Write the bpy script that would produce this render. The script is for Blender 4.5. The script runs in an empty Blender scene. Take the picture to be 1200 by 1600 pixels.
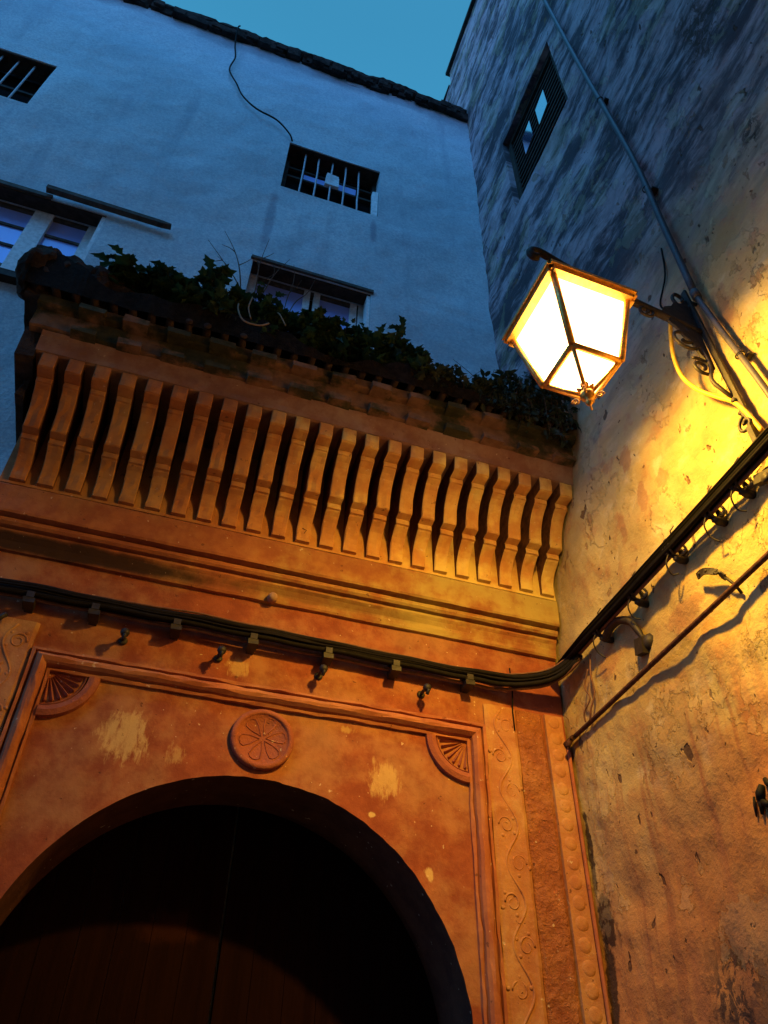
import bpy, math, random
from mathutils import Vector, Matrix, noise as mnoise
random.seed(11)
S = bpy.context.scene
COL = S.collection

# ------------------------------------------------------------------ camera
cam = bpy.data.cameras.new('camera'); camo = bpy.data.objects.new('camera', cam); COL.objects.link(camo)
right = Vector((0.95045753, -0.31050993, 0.01463084))
down = Vector((0.21995472, 0.63852176, -0.73750246))
fwd = Vector((0.21965973, 0.70418289, 0.67518594))
camo.matrix_world = Matrix(((right.x, -down.x, -fwd.x, 0), (right.y, -down.y, -fwd.y, -4.0), (right.z, -down.z, -fwd.z, 1.6), (0, 0, 0, 1)))
cam.sensor_fit = 'VERTICAL'; cam.sensor_height = 24; cam.lens = 24 * 1246 / 1600
cam.clip_start = 0.05; cam.clip_end = 2000
S.camera = camo

# ------------------------------------------------------------------ dusk sky, exposure
SKY_STRENGTH = 0.15
w = bpy.data.worlds.new('World'); S.world = w; w.use_nodes = True
wn = w.node_tree.nodes; wl = w.node_tree.links; wn.clear()
sky = wn.new('ShaderNodeTexSky'); sky.sky_type = 'NISHITA'; sky.sun_disc = False
sky.sun_elevation = math.radians(9.0); sky.sun_rotation = math.radians(212); sky.ozone_density = 6.0
sky.air_density = 1.0; sky.dust_density = 0.3
tint = wn.new('ShaderNodeMix'); tint.data_type = 'RGBA'; tint.blend_type = 'MULTIPLY'; tint.inputs['Factor'].default_value = 1
tint.inputs['B'].default_value = (0.36, 0.30, 0.85, 1)
bg = wn.new('ShaderNodeBackground'); bg.inputs['Strength'].default_value = SKY_STRENGTH
wo = wn.new('ShaderNodeOutputWorld')
glow = wn.new('ShaderNodeMix'); glow.data_type = 'RGBA'; glow.blend_type = 'ADD'; glow.inputs['Factor'].default_value = 1
glow.inputs['B'].default_value = (0.041 / SKY_STRENGTH, 0.27 / SKY_STRENGTH, 0.385 / SKY_STRENGTH, 1)      # deep dusk blue
wl.new(sky.outputs[0], tint.inputs['A']); wl.new(tint.outputs['Result'], glow.inputs['A']); tcw = wn.new('ShaderNodeTexCoord'); sxw = wn.new('ShaderNodeSeparateXYZ'); mrw = wn.new('ShaderNodeMapRange'); hz = wn.new('ShaderNodeMix')
hz.data_type = 'RGBA'; hz.blend_type = 'MULTIPLY'; hz.inputs['Factor'].default_value = 1
wl.new(tcw.outputs['Generated'], sxw.inputs[0]); wl.new(sxw.outputs['Z'], mrw.inputs[0])
mrw.inputs[1].default_value = .96; mrw.inputs[2].default_value = .70; mrw.inputs[3].default_value = .97; mrw.inputs[4].default_value = 1.45   # paler towards the horizon
wl.new(mrw.outputs[0], hz.inputs['B']); wl.new(glow.outputs['Result'], hz.inputs['A']); wl.new(hz.outputs['Result'], bg.inputs[0]); wl.new(bg.outputs[0], wo.inputs[0])
S.view_settings.view_transform = 'Standard'; S.view_settings.look = 'None'
S.view_settings.exposure = 0.0; S.view_settings.gamma = 1
S.view_settings.use_curve_mapping = False
S.cycles.max_bounces = 6; S.cycles.diffuse_bounces = 2; S.cycles.transparent_max_bounces = 12
S.cycles.sample_clamp_indirect = 6

sl = bpy.data.lights.new('dusk_glow', 'SUN'); sl.energy = 1.30; sl.angle = math.radians(40); sl.color = (.09, .40, 1.0)   # soft last light from the western sky
so = bpy.data.objects.new('dusk_glow', sl); COL.objects.link(so); so.location = (-4, -6, 14)
so.rotation_euler = Vector((-.36, -.47, .80)).to_track_quat('Z', 'Y').to_euler()
LAMP_COLOR = (1.0, 0.55, 0.06)
LAMP_POWER = 150; REFLECTOR_POWER = 315
LAMP_POS = Vector((1.61, -2.02, 5.096))

# ------------------------------------------------------------------ mesh helpers
def N3(x, y, z, s=1.0): return mnoise.noise(Vector((x * s, y * s, z * s)))
def FB(x, y, z, s=1.0, o=4): return mnoise.fractal(Vector((x * s, y * s, z * s)), 1.0, 2.0, o)

class MB:
    def __init__(s): s.v = []; s.f = []; s.sm = []
    def add(s, vs, fs, smooth=False):
        b = len(s.v); s.v += [tuple(p) for p in vs]
        for f in fs: s.f.append([i + b for i in f]); s.sm.append(smooth)
        return s
    def box(s, a, b, jit=0.0):
        x0, y0, z0 = a; x1, y1, z1 = b
        vs = [(x, y, z) for x in (x0, x1) for y in (y0, y1) for z in (z0, z1)]
        if jit: vs = [tuple(c + random.uniform(-jit, jit) for c in p) for p in vs]
        return s.add(vs, [(0, 1, 3, 2), (4, 6, 7, 5), (0, 4, 5, 1), (2, 3, 7, 6), (0, 2, 6, 4), (1, 5, 7, 3)])
    def cbox(s, c, ax, bx, cx, chamfer=0.0):
        """box at centre c with half vectors"""
        c = Vector(c); A = Vector(ax); B = Vector(bx); D = Vector(cx)
        vs = [c + A * i + B * j + D * k for i in (-1, 1) for j in (-1, 1) for k in (-1, 1)]
        return s.add(vs, [(0, 1, 3, 2), (4, 6, 7, 5), (0, 4, 5, 1), (2, 3, 7, 6), (0, 2, 6, 4), (1, 5, 7, 3)])
    def bar(s, p, q, wdt, hgt, up=(0, 0, 1)):
        p = Vector(p); q = Vector(q); d = (q - p); u = Vector(up); sd = d.cross(u)
        if sd.length < 1e-6: sd = d.cross(Vector((1, 0, 0)))
        sd.normalize(); u = sd.cross(d).normalized()
        return s.cbox((p + q) / 2, d / 2, sd * wdt / 2, u * hgt / 2)
    def tube(s, pts, r, n=8, cap=True, smooth=True):
        pts = [Vector(p) for p in pts]; m = len(pts)
        rr = r if isinstance(r, (list, tuple)) else [r] * m
        t0 = (pts[1] - pts[0]).normalized()
        u = t0.orthogonal().normalized(); vs = []
        for i, p in enumerate(pts):
            t = (pts[min(i + 1, m - 1)] - pts[max(i - 1, 0)])
            t = t.normalized() if t.length > 1e-9 else t0
            u = (u - t * u.dot(t)); u = u.normalized() if u.length > 1e-6 else t.orthogonal().normalized()
            w_ = t.cross(u)
            for k in range(n):
                a = 2 * math.pi * k / n
                vs.append(p + (u * math.cos(a) + w_ * math.sin(a)) * rr[i])
        fs = [(i * n + k, i * n + (k + 1) % n, (i + 1) * n + (k + 1) % n, (i + 1) * n + k) for i in range(m - 1) for k in range(n)]
        if cap: fs += [tuple(reversed(range(n))), tuple(range((m - 1) * n, m * n))]
        return s.add(vs, fs, smooth)
    def lathe(s, c, prof, n=16, axis='z', smooth=True):
        """prof: (r, h) along the axis from c"""
        c = Vector(c); vs = []
        for r, h in prof:
            for k in range(n):
                a = 2 * math.pi * k / n; p = (r * math.cos(a), r * math.sin(a))
                vs.append(c + (Vector((p[0], p[1], h)) if axis == 'z' else Vector((p[0], -h, p[1])) if axis == 'y' else Vector((-h, p[0], p[1]))))
        m = len(prof)
        fs = [(i * n + k, i * n + (k + 1) % n, (i + 1) * n + (k + 1) % n, (i + 1) * n + k) for i in range(m - 1) for k in range(n)]
        fs += [tuple(reversed(range(n))), tuple(range((m - 1) * n, m * n))]
        return s.add(vs, fs, smooth)
    def extrude_x(s, prof, x0, x1, step=0.05, wob=0.0, seed=0.0, smooth=False, ends=True):
        """open profile (y,z) from bottom to top swept along x with a worn wobble"""
        n = max(2, int((x1 - x0) / step) + 1); m = len(prof); vs = []
        for i in range(n):
            x = x0 + (x1 - x0) * i / (n - 1)
            for j, (y, z) in enumerate(prof):
                dy = wob * (FB(x, j * 0.37 + seed, 0, 3.0) + 0.6 * N3(x, seed, j, 17)) if wob else 0
                dz = wob * 0.7 * (N3(x, seed + 9, j * .5, 4.0) + 0.5 * N3(x, seed + 5, j, 19)) if wob else 0
                vs.append((x, y + dy, z + dz))
        fs = [(i * m + j, (i + 1) * m + j, (i + 1) * m + j + 1, i * m + j + 1) for i in range(n - 1) for j in range(m - 1)]
        if ends: fs += [tuple(range(m)), tuple(reversed(range((n - 1) * m, n * m)))]
        return s.add(vs, fs, smooth)
    def build(s, name, mat, parent=None, loc=None):
        me = bpy.data.meshes.new(name)
        base = Vector(loc) if loc is not None else (world_of(parent) if parent else Vector((0, 0, 0)))
        me.from_pydata([tuple(Vector(p) - base) for p in s.v], [], s.f)
        me.polygons.foreach_set('use_smooth', s.sm); me.update()
        if mat: me.materials.append(mat)
        o = bpy.data.objects.new(name, me); COL.objects.link(o)
        o.location = base - (world_of(parent) if parent else Vector((0, 0, 0)))
        if parent: o.parent = parent
        return o

def world_of(o):
    p = Vector(o.location)
    while o.parent: o = o.parent; p = p + Vector(o.location)
    return p
def tag(o, label=None, cat=None, group=None, kind=None):
    if label: o['label'] = label
    if cat: o['category'] = cat
    if group: o['group'] = group
    if kind: o['kind'] = kind
    return o
def thing(name, label, cat, loc, group=None):
    o = bpy.data.objects.new(name, None); COL.objects.link(o); o.location = loc
    o.empty_display_size = .1
    return tag(o, label, cat, group)
def smooth01(a, b, x):
    t = max(0.0, min(1.0, (x - a) / (b - a))); return t * t * (3 - 2 * t)
def frange(a, b, st):
    n = max(1, round((b - a) / st)); return [a + (b - a) * i / n for i in range(n + 1)]
def refine(cuts, st):
    out = []
    for a, b in zip(cuts[:-1], cuts[1:]): out += frange(a, b, st(a, b))[:-1]
    return out + [cuts[-1]]
def wall_sheet(mb, us, vs, holes, pos, disp, reveal=0.2, edge=0.1):
    """rough plaster sheet on grid us x vs with rectangular holes; pos(u,v,d) -> point, d = out of the wall"""
    nu, nv = len(us), len(vs); V = []
    for u in us:
        for v in vs:
            k = 1.0
            for (u0, u1, v0, v1) in holes:
                du = max(u0 - u, u - u1, 0); dv = max(v0 - v, v - v1, 0)
                k = min(k, smooth01(0, edge, math.hypot(du, dv)) * .75 + .25)
            V.append(pos(u, v, disp(u, v) * k))
    F = []
    for i in range(nu - 1):
        for j in range(nv - 1):
            cu, cv = (us[i] + us[i + 1]) / 2, (vs[j] + vs[j + 1]) / 2
            if any(h[0] < cu < h[1] and h[2] < cv < h[3] for h in holes): continue
            F.append((i * nv + j, (i + 1) * nv + j, (i + 1) * nv + j + 1, i * nv + j + 1))
    mb.add(V, F, True)
    for (u0, u1, v0, v1) in holes:                                   # reveals share the ragged rim
        rim = []
        iu = [i for i, u in enumerate(us) if u0 - 1e-6 <= u <= u1 + 1e-6]; jv = [j for j, v in enumerate(vs) if v0 - 1e-6 <= v <= v1 + 1e-6]
        rim += [(i, jv[0]) for i in iu] + [(iu[-1], j) for j in jv[1:]] + [(i, jv[-1]) for i in reversed(iu[:-1])] + [(iu[0], j) for j in reversed(jv[1:-1])]
        a = [V[i * nv + j] for i, j in rim]
        b = [pos(us[i], vs[j], -reveal) for i, j in rim]
        n = len(rim)
        mb.add(a + b, [(k, (k + 1) % n, n + (k + 1) % n, n + k) for k in range(n)])
    return V

# ------------------------------------------------------------------ materials
class NT:
    def __init__(s, name):
        s.m = bpy.data.materials.new(name); s.m.use_nodes = True
        s.n = s.m.node_tree.nodes; s.l = s.m.node_tree.links; s.n.clear()
        s.out = s.n.new('ShaderNodeOutputMaterial'); s.geo = s.n.new('ShaderNodeNewGeometry'); s.P = s.geo.outputs['Position']
    def put(s, sock, v):
        if isinstance(v, bpy.types.NodeSocket): s.l.new(v, sock)
        elif isinstance(v, (tuple, list)) and len(v) == 3 and sock.type == 'RGBA': sock.default_value = (*v, 1)
        else: sock.default_value = v
    def mapping(s, scale=(1, 1, 1), loc=(0, 0, 0), rot=(0, 0, 0), vec=None):
        m = s.n.new('ShaderNodeMapping'); s.put(m.inputs[0], vec or s.P)
        m.inputs['Scale'].default_value = scale; m.inputs['Location'].default_value = loc; m.inputs['Rotation'].default_value = rot
        return m.outputs[0]
    def noise(s, scale=5, detail=6, rough=.6, vec=None, dist=0.0):
        t = s.n.new('ShaderNodeTexNoise'); s.put(t.inputs['Vector'], vec or s.P)
        t.inputs['Scale'].default_value = scale; t.inputs['Detail'].default_value = detail
        t.inputs['Roughness'].default_value = rough; t.inputs['Distortion'].default_value = dist
        return t.outputs[0]
    def voronoi(s, scale=5, vec=None, feature='F1'):
        t = s.n.new('ShaderNodeTexVoronoi'); t.feature = feature; s.put(t.inputs['Vector'], vec or s.P); t.inputs['Scale'].default_value = scale
        return t.outputs['Distance']
    def math(s, op, a, b=0.0, c=None):
        t = s.n.new('ShaderNodeMath'); t.operation = op; s.put(t.inputs[0], a); s.put(t.inputs[1], b)
        if c is not None: s.put(t.inputs[2], c)
        return t.outputs[0]
    def step(s, x, a, b, lo=0.0, hi=1.0):
        t = s.n.new('ShaderNodeMapRange'); t.interpolation_type = 'SMOOTHSTEP'; s.put(t.inputs[0], x)
        t.inputs[1].default_value = a; t.inputs[2].default_value = b; t.inputs[3].default_value = lo; t.inputs[4].default_value = hi
        return t.outputs[0]
    def mix(s, f, a, b, blend='MIX'):
        t = s.n.new('ShaderNodeMix'); t.data_type = 'RGBA'; t.blend_type = blend
        s.put(t.inputs['Factor'], f); s.put(t.inputs['A'], a); s.put(t.inputs['B'], b); return t.outputs['Result']
    def xyz(s, vec=None):
        t = s.n.new('ShaderNodeSeparateXYZ'); s.put(t.inputs[0], vec or s.P); return t.outputs
    def patch(s, c, r, amt=.6, scale=9, soft=.25, rot=(0, 0, 0), detail=5):
        """ragged patch round c with radii r (metres), 1 inside"""
        sub = s.n.new('ShaderNodeVectorMath'); sub.operation = 'SUBTRACT'; s.put(sub.inputs[0], s.P); sub.inputs[1].default_value = c
        m = s.n.new('ShaderNodeMapping'); m.vector_type = 'TEXTURE'; s.l.new(sub.outputs[0], m.inputs[0]); m.inputs['Rotation'].default_value = rot; m.inputs['Scale'].default_value = r
        ln = s.n.new('ShaderNodeVectorMath'); ln.operation = 'LENGTH'; s.l.new(m.outputs[0], ln.inputs[0])
        nz = s.noise(scale, detail, .65)
        d = s.math('ADD', ln.outputs['Value'], s.math('MULTIPLY', s.math('SUBTRACT', nz, .5), amt * 2))
        return s.step(d, 1.0, 1.0 - soft)
    def bump(s, h, strength=.5, dist=.01, normal=None):
        t = s.n.new('ShaderNodeBump'); t.inputs['Strength'].default_value = strength; t.inputs['Distance'].default_value = dist
        s.put(t.inputs['Height'], h)
        if normal is not None: s.l.new(normal, t.inputs['Normal'])
        return t.outputs[0]
    def done(s, color, rough=.85, normal=None, spec=.25, metal=0.0):
        b = s.n.new('ShaderNodeBsdfPrincipled'); s.put(b.inputs['Base Color'], color); s.put(b.inputs['Roughness'], rough)
        b.inputs['Specular IOR Level'].default_value = spec; b.inputs['Metallic'].default_value = metal
        if normal is not None: s.l.new(normal, b.inputs['Normal'])
        s.l.new(b.outputs[0], s.out.inputs[0]); return s.m

def simple(name, col, rough=.7, var=.35, scale=14, bump=.3, spec=.3, metal=0.0, dist=.004):
    t = NT(name); n = t.noise(scale, 6, .65)
    c = t.mix(t.step(n, .3, .7), tuple(v * (1 - var) for v in col), tuple(min(1, v * (1 + var)) for v in col))
    return t.done(c, rough, t.bump(t.noise(scale * 4, 5, .7), bump, dist), spec, metal)

def mat_upper():
    t = NT('pale_limewash'); b = t.noise(.9, 7, .62); f = t.noise(14, 5, .7)
    c = t.mix(t.step(b, .32, .68), (.58, .64, .66), (.74, .78, .78))
    c = t.mix(t.math('MULTIPLY', t.step(f, .5, .75), .35), c, (.33, .36, .40))
    gr = t.noise(34, 5, .88); c = t.mix(t.math('MULTIPLY', t.step(gr, .38, .62), .55), c, (.30, .36, .44))
    cb = t.noise(2.6, 7, .7, None, .8); c = t.mix(t.math('MULTIPLY', t.step(cb, .55, .75), .28), c, (.30, .33, .42))
    st = t.noise(1.0, 5, .6, t.mapping((3.2, 1, .28)))
    c = t.mix(t.math('MULTIPLY', t.step(st, .56, .74), .35), c, (.26, .30, .37))
    for (x, z, r, h) in ((.02, 9.3, .07, .85), (1.13, 9.75, .05, .38)):  # run-off stains below the barred window
        c = t.mix(t.math('MULTIPLY', t.patch((x, .22, z), (r, .5, h), .5, 6, .7), .5), c, (.20, .19, .27))
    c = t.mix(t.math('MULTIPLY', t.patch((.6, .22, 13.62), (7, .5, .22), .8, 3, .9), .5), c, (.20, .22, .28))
    h = t.math('ADD', t.math('MULTIPLY', t.noise(5, 6, .6), .7), t.math('MULTIPLY', t.noise(40, 5, .75), .5))
    return t.done(c, .95, t.bump(h, .8, .02), .1)

def mat_side():
    t = NT('old_ochre_plaster'); P = t.xyz()
    b = t.noise(.8, 7, .6); m = t.noise(5.5, 7, .65); f = t.noise(38, 4, .7)
    c = t.mix(t.step(b, .33, .67), (.41, .29, .115), (.54, .44, .19))
    c = t.mix(t.math('MULTIPLY', t.step(m, .50, .68), .7), c, (.40, .21, .09))
    c = t.mix(t.math('MULTIPLY', t.step(m, .46, .30), .5), c, (.66, .58, .36))
    lowfade = t.step(t.math('ADD', P[2], t.math('MULTIPLY', t.math('SUBTRACT', b, .5), 2.2)), 3.7, 2.5)
    c = t.mix(t.math('MULTIPLY', lowfade, .9), c, t.mix(t.step(m, .3, .7), (.46, .165, .050), (.58, .27, .085)))   # lower wall redder: the lamp's fall-off tone put into the colour
    # rain streaks of reddish dirt down the lower wall
    s1 = t.noise(1.0, 5, .55, t.mapping((1, 5.0, .33), (3, 1, 0)))
    low = t.step(P[2], 4.1, 3.3)
    c = t.mix(t.math('MULTIPLY', t.math('MULTIPLY', t.step(s1, .47, .66), low), .85), c, (.40, .17, .075))
    s1b = t.noise(1.0, 4, .55, t.mapping((1, 11.0, .5), (8, 1, 0)))
    c = t.mix(t.math('MULTIPLY', t.math('MULTIPLY', t.step(s1b, .54, .66), low), .6), c, (.33, .13, .06))
    # mould streaks down the tall upper wall: slanted coarse brush-like runs
    hi = t.step(t.math('ADD', P[2], t.math('MULTIPLY', t.math('SUBTRACT', b, .5), 3)), 5.2, 7.2)
    s2 = t.noise(1.0, 7, .68, t.mapping((1, 1.15, 4.6)))
    s3 = t.noise(1.0, 6, .7, t.mapping((1, 3.2, 15.0), (5, 2, 0)))
    grey = t.mix(t.step(m, .3, .7), (.37, .25, .31), (.62, .46, .52))
    c = t.mix(t.math('MULTIPLY', hi, .85), c, grey)
    sm = t.math('ADD', t.math('ADD', t.math('MULTIPLY', s2, .36), t.math('MULTIPLY', s3, .24)), t.math('MULTIPLY', t.noise(1.7, 8, .68, t.mapping((1, .8, 1.1), (2, 5, 3))), .40))
    c = t.mix(t.math('MULTIPLY', t.step(sm, .45, .555), t.math('MULTIPLY', hi, .93)), c, (.060, .050, .058))
    # flaked and dark patches with shapes of their own
    dark = (.075, .05, .04); flk = t.noise(15, 6, .72, t.mapping((1, 1, .8), (3, 9, 4)), 1.0)
    for cc, r, a in (((2.46, -2.86, 6.2), (.5, .13, .20), .5), ((2.46, -.98, 2.36), (.5, .30, .30), .6), ((2.46, -2.95, 7.6), (.5, .25, .5), .9)):
        c = t.mix(t.math('MULTIPLY', t.math('MULTIPLY', t.patch(cc, r, a, 10, .8), t.step(flk, .47, .53)), .9), c, dark)
    for cc, r in (((2.46, -.10, 2.86), (.5, .075, .16)), ((2.46, -.05, 2.55), (.5, .05, .30)), ((2.46, -.04, 3.2), (.5, .03, .25))):  # dark patches down the corner beside the gateway
        c = t.mix(t.math('MULTIPLY', t.patch(cc, r, .9, 14, .3, (0, 0, 0), 7), .92), c, (.05, .03, .022))
    for cc, r in (((2.46, -1.19, 5.20), (.5, .07, .11)), ((2.46, -1.22, 4.86), (.5, .06, .11)), ((2.46, -.98, 4.83), (.5, .04, .12)), ((2.46, -1.42, 4.83), (.5, .07, .07)),
                  ((2.46, -2.22, 5.38), (.5, .10, .22)), ((2.46, -.55, 4.12), (.5, .10, .12)), ((2.46, -1.25, 4.0), (.5, .18, .08))):
        c = t.mix(t.math('MULTIPLY', t.patch(cc, r, .7, 16, .3), .7), c, (.36, .19, .09))
    pits = t.noise(8, 3, .5, t.mapping((1, 1.3, .8), (2, 7, 1))); pm = t.step(pits, .685, .72)
    pits2 = t.noise(24, 3, .5, t.mapping((1, 1, 1), (9, 3, 1))); pm2 = t.step(pits2, .70, .73)
    pa = t.math('MAXIMUM', pm, pm2)
    c = t.mix(t.math('MULTIPLY', pa, .85), c, (.10, .055, .035))
    fl = t.noise(2.1, 10, .64, t.mapping((1, 1, .8), (1, 4, 2))); fm = t.step(fl, .555, .568)                   # flaked coats of limewash
    fl2 = t.noise(4.4, 9, .66, t.mapping((1, 1, .7), (6, 1, 8))); fm2 = t.step(fl2, .635, .648)
    c = t.mix(t.math('MULTIPLY', fm, .32), c, t.mix(.5, c, (.72, .60, .32))); c = t.mix(t.math('MULTIPLY', fm2, .6), c, (.27, .145, .075))
    h = t.math('ADD', t.math('MULTIPLY', m, .9), t.math('MULTIPLY', f, .16))
    h = t.math('SUBTRACT', h, t.math('MULTIPLY', pa, .55)); h = t.math('ADD', h, t.math('MULTIPLY', fm, .35)); h = t.math('SUBTRACT', h, t.math('MULTIPLY', fm2, .5))
    h = t.math('ADD', h, t.math('MULTIPLY', t.math('MULTIPLY', sm, hi), 1.2))
    return t.done(c, .92, t.bump(h, .75, .03), .15)

def terracotta(name, pale=(.52, .36, .17), base=(.36, .105, .045), deep=(.25, .065, .032), mixup=.33, patches=(), bump=.6, dist=.012, carve=0, moss=False, lampfade=False):
    t = NT(name); b = t.noise(1.5, 6, .6); m = t.noise(7, 7, .66); f = t.noise(60, 4, .7)
    c = t.mix(t.step(m, .35, .68), deep, base)
    c = t.mix(t.math('MULTIPLY', t.step(t.math('ADD', b, t.math('MULTIPLY', m, .35)), .60, .82), mixup), c, pale)
    for cc, r, a, k in patches:
        ph = t.patch(cc, tuple(v * 1.25 for v in r), a * .8, 9, 1.0, (0, 0, 0), 7); br = t.noise(1, 6, .75, t.mapping((30, 1, 8)), .5)
        ph = t.step(t.math('ADD', ph, t.math('MULTIPLY', t.math('SUBTRACT', br, .5), 2.0)), .38, .86)
        c = t.mix(t.math('MULTIPLY', ph, k), c, (.62, .43, .18))
    if lampfade:                                                      # redder, darker colour leftward paints in the lamp's fall-off
        rl = t.step(t.math('ADD', t.xyz()[0], t.math('MULTIPLY', t.math('SUBTRACT', b, .5), 2.5)), 1.3, -.5)
        c = t.mix(t.math('MULTIPLY', rl, .8), c, t.mix(t.step(m, .35, .68), (.33, .10, .045), (.46, .15, .06)))
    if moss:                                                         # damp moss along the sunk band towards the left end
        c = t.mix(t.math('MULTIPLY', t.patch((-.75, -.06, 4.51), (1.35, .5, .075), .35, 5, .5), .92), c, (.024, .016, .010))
        c = t.mix(t.math('MULTIPLY', t.patch((.9, -.06, 4.53), (.8, .5, .05), .5, 6, .6), .5), c, (.12, .085, .03))
    sp = t.step(t.noise(30, 2, .5, t.mapping((1, 1, 1), (4, 4, 4))), .71, .75)
    c = t.mix(t.math('MULTIPLY', sp, .6), c, (.72, .58, .40))
    sp2 = t.step(t.noise(19, 3, .6, t.mapping((1, 1, 1), (14, 4, 4))), .68, .72)
    c = t.mix(t.math('MULTIPLY', sp2, .7), c, (.13, .05, .03))
    h = t.math('ADD', t.math('MULTIPLY', m, .8), t.math('MULTIPLY', f, .28)); h = t.math('SUBTRACT', h, t.math('MULTIPLY', sp2, .4))
    if carve == 2:
        h = t.math('ADD', h, t.math('MULTIPLY', t.math('ADD', t.noise(26, 5, .7, None, 1.2), t.math('MULTIPLY', t.voronoi(31), .3)), .9))
    return t.done(c, .9, t.bump(h, bump, dist), .18)

M = {}
M['upper'] = mat_upper(); M['side'] = mat_side()
M['gate'] = terracotta('terracotta_limewash', patches=(((-.11, 0, 3.48), (.20, .5, .20), .55, .85), ((1.28, 0, 3.46), (.15, .5, .17), .45, .7), ((.40, 0, 3.99), (.10, .5, .10), .5, .55),
                                                     ((1.215, 0, 3.26), (.04, .5, .02), .6, 1.0), ((1.53, 0, 3.0), (.035, .5, .05), .6, .9), ((-.55, .0, 3.62), (.05, .5, .03), .6, .9),
                                                     ((.16, 0, 3.42), (.09, .5, .08), .8, .5), ((1.05, 0, 3.72), (.08, .5, .04), .8, .5)))
M['mould'] = terracotta('painted_moulding', (.48, .25, .12), (.44, .15, .07), (.32, .10, .05), .4, bump=.45, dist=.006)
M['medal'] = terracotta('carved_red_stucco', (.38, .16, .09), (.36, .11, .065), (.27, .08, .05), .3, bump=1.0, dist=.014)
M['band1'] = terracotta('carved_band', (.55, .36, .17), (.50, .24, .10), (.40, .16, .07), .6, carve=1, bump=.8, dist=.012)
M['band2'] = terracotta('rough_red_band', (.48, .24, .10), (.43, .165, .07), (.30, .10, .045), .4, carve=2, bump=.9, dist=.02)
M['cornice'] = terracotta('ochre_cornice', (.46, .36, .12), (.40, .20, .065), (.30, .11, .042), .9, bump=.5, dist=.008, moss=True, lampfade=True)
M['reveal'] = terracotta('shaded_reveal', (.16, .075, .045), (.14, .055, .032), (.09, .036, .024), .4, bump=.6)  # darker plaster inside the arch, deepened further by painted recess shade
M['corbel'] = terracotta('ochre_corbel', (.78, .58, .18), (.72, .42, .12), (.60, .28, .08), 1.0, bump=.45, dist=.005, lampfade=True)
M['fascia'] = terracotta('dusty_fascia', (.42, .30, .22), (.38, .21, .13), (.28, .13, .08), .6, bump=.5, dist=.008)

def mat_mossy():
    t = NT('mossy_brick'); n = t.noise(3.0, 6, .6); m = t.noise(11, 5, .65)
    c = t.mix(t.step(m, .3, .7), (.20, .11, .065), (.31, .17, .095))
    c = t.mix(t.step(n, .44, .56), c, t.mix(t.step(m, .3, .7), (.045, .045, .022), (.085, .075, .035)))
    return t.done(c, .95, t.bump(t.math('ADD', m, t.math('MULTIPLY', t.noise(45, 4, .7), .4)), .8, .015), .1)
M['mossy'] = mat_mossy()
M['soil'] = simple('dark_soil', (.018, .014, .010), .95, .5, 20, .9, .1, dist=.02)
M['rubble'] = simple('sooty_rubble', (.055, .038, .028), .95, .5, 9, .9, .1, dist=.02)
M['tile'] = simple('weathered_tile', (.075, .05, .038), .9, .4, 12, .6, .15)
M['coping'] = simple('dark_coping', (.045, .035, .03), .95, .6, 8, .8, .1, dist=.02)
M['iron'] = simple('rusted_iron', (.022, .017, .014), .6, .5, 30, .4, .4, dist=.002)
M['ironbar'] = simple('pale_painted_bars', (.50, .47, .50), .6, .2, 30, .3, .4, dist=.002)
M['brass'] = simple('painted_lantern_metal', (.80, .46, .12), .42, .25, 40, .3, .5, metal=.75, dist=.001)
M['rubber'] = simple('black_cable_sheath', (.008, .0065, .006), .8, .4, 30, .3, .15, dist=.002)
M['copper'] = simple('brown_cable_sheath', (.16, .07, .035), .6, .3, 20, .3, .4, dist=.002)
M['oldcable'] = simple('rough_dark_cable', (.075, .030, .018), .8, .5, 26, .8, .2, dist=.004)
M['yellow'] = simple('yellow_cable_sheath', (.62, .40, .05), .5, .15, 20, .2, .4, dist=.001)
M['pipe'] = simple('grey_pipe', (.065, .06, .075), .55, .3, 9, .3, .4, dist=.002)
M['white'] = simple('chipped_white_paint', (.74, .74, .74), .7, .18, 22, .5, .3, dist=.003)
M['darkwood'] = simple('dark_timber', (.040, .026, .018), .8, .5, 13, .6, .2, dist=.004)
M['lintel'] = simple('weathered_timber', (.085, .065, .050), .85, .4, 12, .6, .2, dist=.006)
M['void'] = simple('dark_room', (.012, .010, .010), .9, .3, 4, .1, .05)
M['cloth'] = simple('faded_blue_cloth', (.17, .24, .58), .9, .25, 10, .3, .1)
M['mark'] = simple('black_paint', (.010, .009, .009), .7, .3, 20, .2, .2)
M['bark'] = simple('dry_twig', (.11, .075, .05), .9, .35, 30, .3, .1)
M['paving'] = simple('stone_paving', (.16, .13, .11), .85, .35, 3, .6, .2, dist=.02)

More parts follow.
